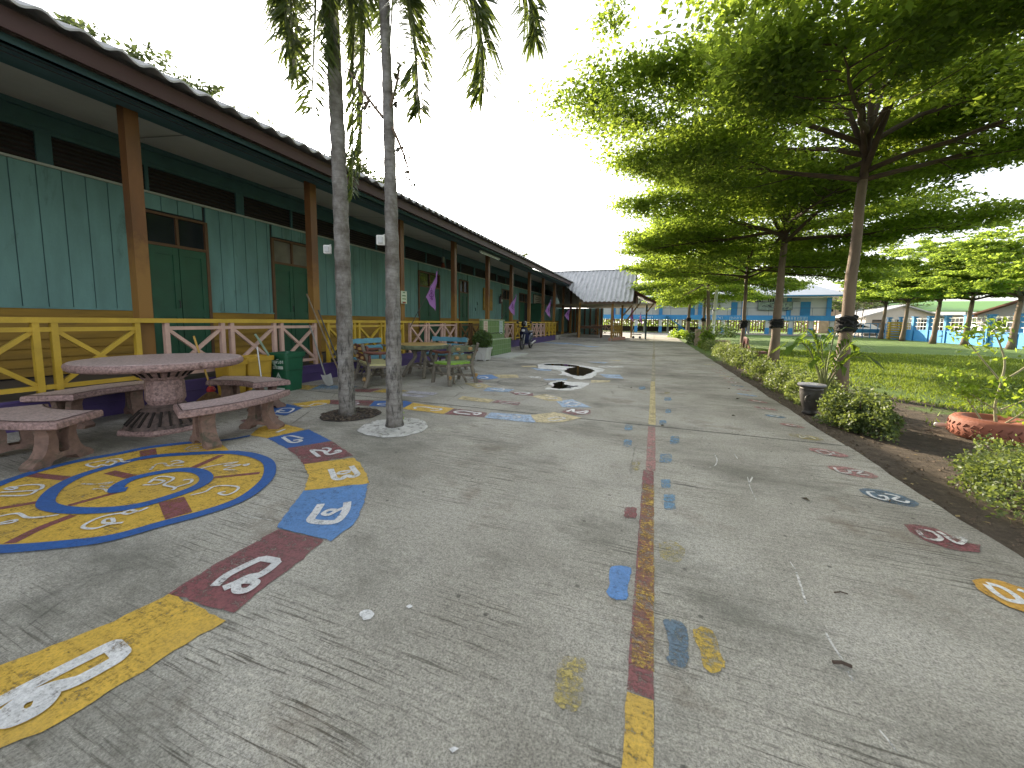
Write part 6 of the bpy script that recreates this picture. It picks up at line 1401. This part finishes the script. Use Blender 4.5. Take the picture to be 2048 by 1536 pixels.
m.add(V_, F_).build('seat', RED, rc); MB().box((3.74, 17.2, .03), (.36, .5, .2), 0, .02).build('base', RED, rc); MB().tube([(3.46, 16.9, .70), (3.36, 16.9, -.05)], .035, 7).build('leg', RED, rc); MB().tube([(3.46, 17.5, .70), (3.36, 17.5, -.05)], .035, 7).build('leg', RED, rc)

# ================================================================== BLUE BOUNDARY WALL on the right
BWM = surf('bright_blue_wall', (.03, .26, .62), .55, .12, 1.5)
bw = thing('boundary_wall', 'bright blue boundary wall with pillars and white rail openings along the lawn', 'wall', (21.5, 38, 0))
wp0, wp1 = Vector((22.9, 50.5, 0)), Vector((20.9, 24.0, 0)); nb_ = 11; dv = (wp1-wp0)/nb_
rzw = math.atan2(dv.y, dv.x)
m = MB(); m2 = MB()
for i in range(nb_):
    a, b = wp0+dv*i, wp0+dv*(i+1); c = (a+b)/2; L = dv.length
    m.box((c.x, c.y, .40), (L-.36, .14, .94), rzw); m.box((c.x, c.y, .90), (L-.36, .2, .08), rzw)
    for z in (1.25, 1.6, 1.95): m2.bar(a+Vector((0, 0, z)), b+Vector((0, 0, z)), .05, .05)
    for k in range(1, 5): q = a.lerp(b, k/5); m2.bar(q+Vector((0, 0, .94)), q+Vector((0, 0, 1.97)), .035, .035)
m.build('panel', BWM, bw)
m2.build('white_grille', WHITE, bw)
for i in range(nb_+1):
    a = wp0+dv*i; p = MB().box((a.x, a.y, 1.02), (.34, .3, 2.16), rzw).build('pillar', BLUE, bw); MB().box((a.x, a.y, 2.13), (.42, .4, .06), rzw).build('cap', BLUE, p)
g2 = thing('blue_gate_fence', 'sky blue gate fence with white mesh behind the nearest tree trunk', 'fence', (21, 51, 0))
m = MB()
for k in range(5): m.box2((20.3+k*.62, 50.9, -.05), (20.36+k*.62, 50.96, 1.5))
m.box2((20.3, 50.9, .5), (22.8, 50.96, .9)); m.box2((20.3, 50.9, 1.45), (22.8, 50.96, 1.52)); m.build('panel', BLUE, g2)
ys_ = thing('slatted_box', 'bright yellow slatted box at the foot of the leftmost bright tree', 'box', (22.2, 48.0, 0))
m = MB()
for k in range(7): m.box((22.3, 47.6, .12+k*.24), (1.5, .5, .17), rzw+1.57, .01)
m.build('slats', surf('yellow_slats', (.62, .40, .05), .6), ys_); m = MB()
for dx in (-.6, .6): m.box((22.3+dx, 47.6+.1, .8), (.08, .3, 1.7), 0)
m.build('frame', surf('yellow_slats', (.62, .40, .05)), ys_)
# houses beyond the wall
def gable_house(label, c, w_, d_, h, rh, wall, roof, rz=0., wins=3):
    t = thing('gabled_house', label, 'house', (c[0], c[1], 0)); ca, sa = math.cos(rz), math.sin(rz)
    def T(x, y, z): return (c[0]+x*ca-y*sa, c[1]+x*sa+y*ca, z)
    a, b = w_/2, d_/2
    MB().add([T(-a, -b, 0), T(a, -b, 0), T(a, b, 0), T(-a, b, 0), T(-a, -b, h), T(a, -b, h), T(a, b, h), T(-a, b, h), T(0, -b, h+rh), T(0, b, h+rh)], [(0, 1, 5, 8, 4), (2, 3, 7, 9, 6), (1, 2, 6, 5), (3, 0, 4, 7)]).build('wall', wall, t)
    o = .6; k = rh/a
    MB().plate([T(-a-o, -b-o, h-o*k+.05), T(0, -b-o, h+rh+.05), T(0, b+o, h+rh+.05), T(-a-o, b+o, h-o*k+.05)], (0, 0, .14)).plate([T(a+o, -b-o, h-o*k+.05), T(0, -b-o, h+rh+.05), T(0, b+o, h+rh+.05), T(a+o, b+o, h-o*k+.05)], (0, 0, .14)).build('roof', roof, t)
    for i in range(wins):
        x = -a+w_*(i+.5)/wins; P = [T(x-.5, -b-.02, .9), T(x+.5, -b-.02, .9), T(x+.5, -b-.02, 2.0), T(x-.5, -b-.02, 2.0)]
        MB().plate(P, (0, .02, 0)).build('window', GLASS, t)
    return t
gable_house('white gabled house with a brown roof beyond the blue wall at the right edge', (34, 46), 9.5, 8, 2.4, 1.9, surf('cream_wall', (.60, .55, .50), .8, .08), surf('brown_tiled_roof', (.24, .11, .07), .8, .2), R_(-62))
gh = thing('green_roofed_shed', 'long pale shed with a bright green roof beyond the blue wall', 'shed', (34, 66, 0))
MB().box2((31, 62, 0), (46, 70, 2.7)).build('wall', surf('cream_wall', (.60, .55, .50)), gh); MB().plate([(30, 60.5, 3.1), (47, 60.5, 3.1), (47, 70, 4.7), (30, 70, 4.7)], (0, -.03, .12)).build('roof', surf('green_roof_sheet', (.16, .36, .05), .5, .15), gh)
MB().box2((31, 61.9, .0), (46, 61.98, 1.9)).build('shutter', surf('shed_shutter', (.10, .06, .05), .7), gh)
for k in range(5): MB().box2((31.2+k*3.4, 60.8, 0), (31.4+k*3.4, 61.0, 3.1)).build('post', WHITE, gh)
wh_ = gable_house('white low house beyond the yellow slatted box', (27.5, 62), 7, 6, 2.5, 1.2, surf('cream_wall', (.60, .55, .50)), surf('pale_sheet_roof', (.45, .45, .46), .6), .1)
# parked car behind the gate
def car(label, c, rz, mat):
    t = thing('parked_car', label, 'car', (c[0], c[1], 0)); ca, sa = math.cos(rz), math.sin(rz)
    def T(x, y, z): return (c[0]+x*ca-y*sa, c[1]+x*sa+y*ca, z)
    prof = [(-2.1, .35), (-2.15, .75), (-1.9, .95), (-1.3, 1.02), (-.7, 1.45), (.6, 1.5), (1.25, 1.05), (1.95, .92), (2.15, .7), (2.12, .35)]
    P = [];
    for s, k in ((-1, 1), (1, 1)):
        for x, z in prof: P.append(T(x, s*(.85 if z < 1.05 else .68), z))
    n = len(prof); F_ = [tuple(range(n-1, -1, -1)), tuple(range(n, 2*n))]+[(i, (i+1) % n, n+(i+1) % n, n+i) for i in range(n)]
    MB().add(P, F_).build('body', mat, t)
    for s in (-1, 1):
        MB().add([T(-1.15, s*.80, 1.03), T(-.65, s*.70, 1.40), T(.5, s*.70, 1.44), T(1.05, s*.80, 1.06)], [(0, 1, 2, 3)]).build('side_window', GLASS, t)
        for x in (-1.35, 1.35):
            w2 = MB(); w2.tube([T(x, s*.74, .32), T(x, s*.88, .32)], .32, 20); wo = w2.build('wheel', BLK, t); MB().tube([T(x, s*.88, .32), T(x, s*.895, .32)], .18, 14).build('rim', METAL, wo)
    MB().add([T(-1.34, -.62, 1.05), T(-1.34, .62, 1.05), T(-.76, .58, 1.44), T(-.76, -.58, 1.44)], [(0, 1, 2, 3)]).build('windscreen', GLASS, t)
    return t
car('white car parked behind the blue gate fence', (24.0, 58.5), R_(170), WHITE)
car('silver car parked beyond the blue wall, right of the yellow slatted box', (27.2, 46.0), R_(95), surf('silver_car_paint', (.5, .52, .55), .3, .05, 2, metal=.4))
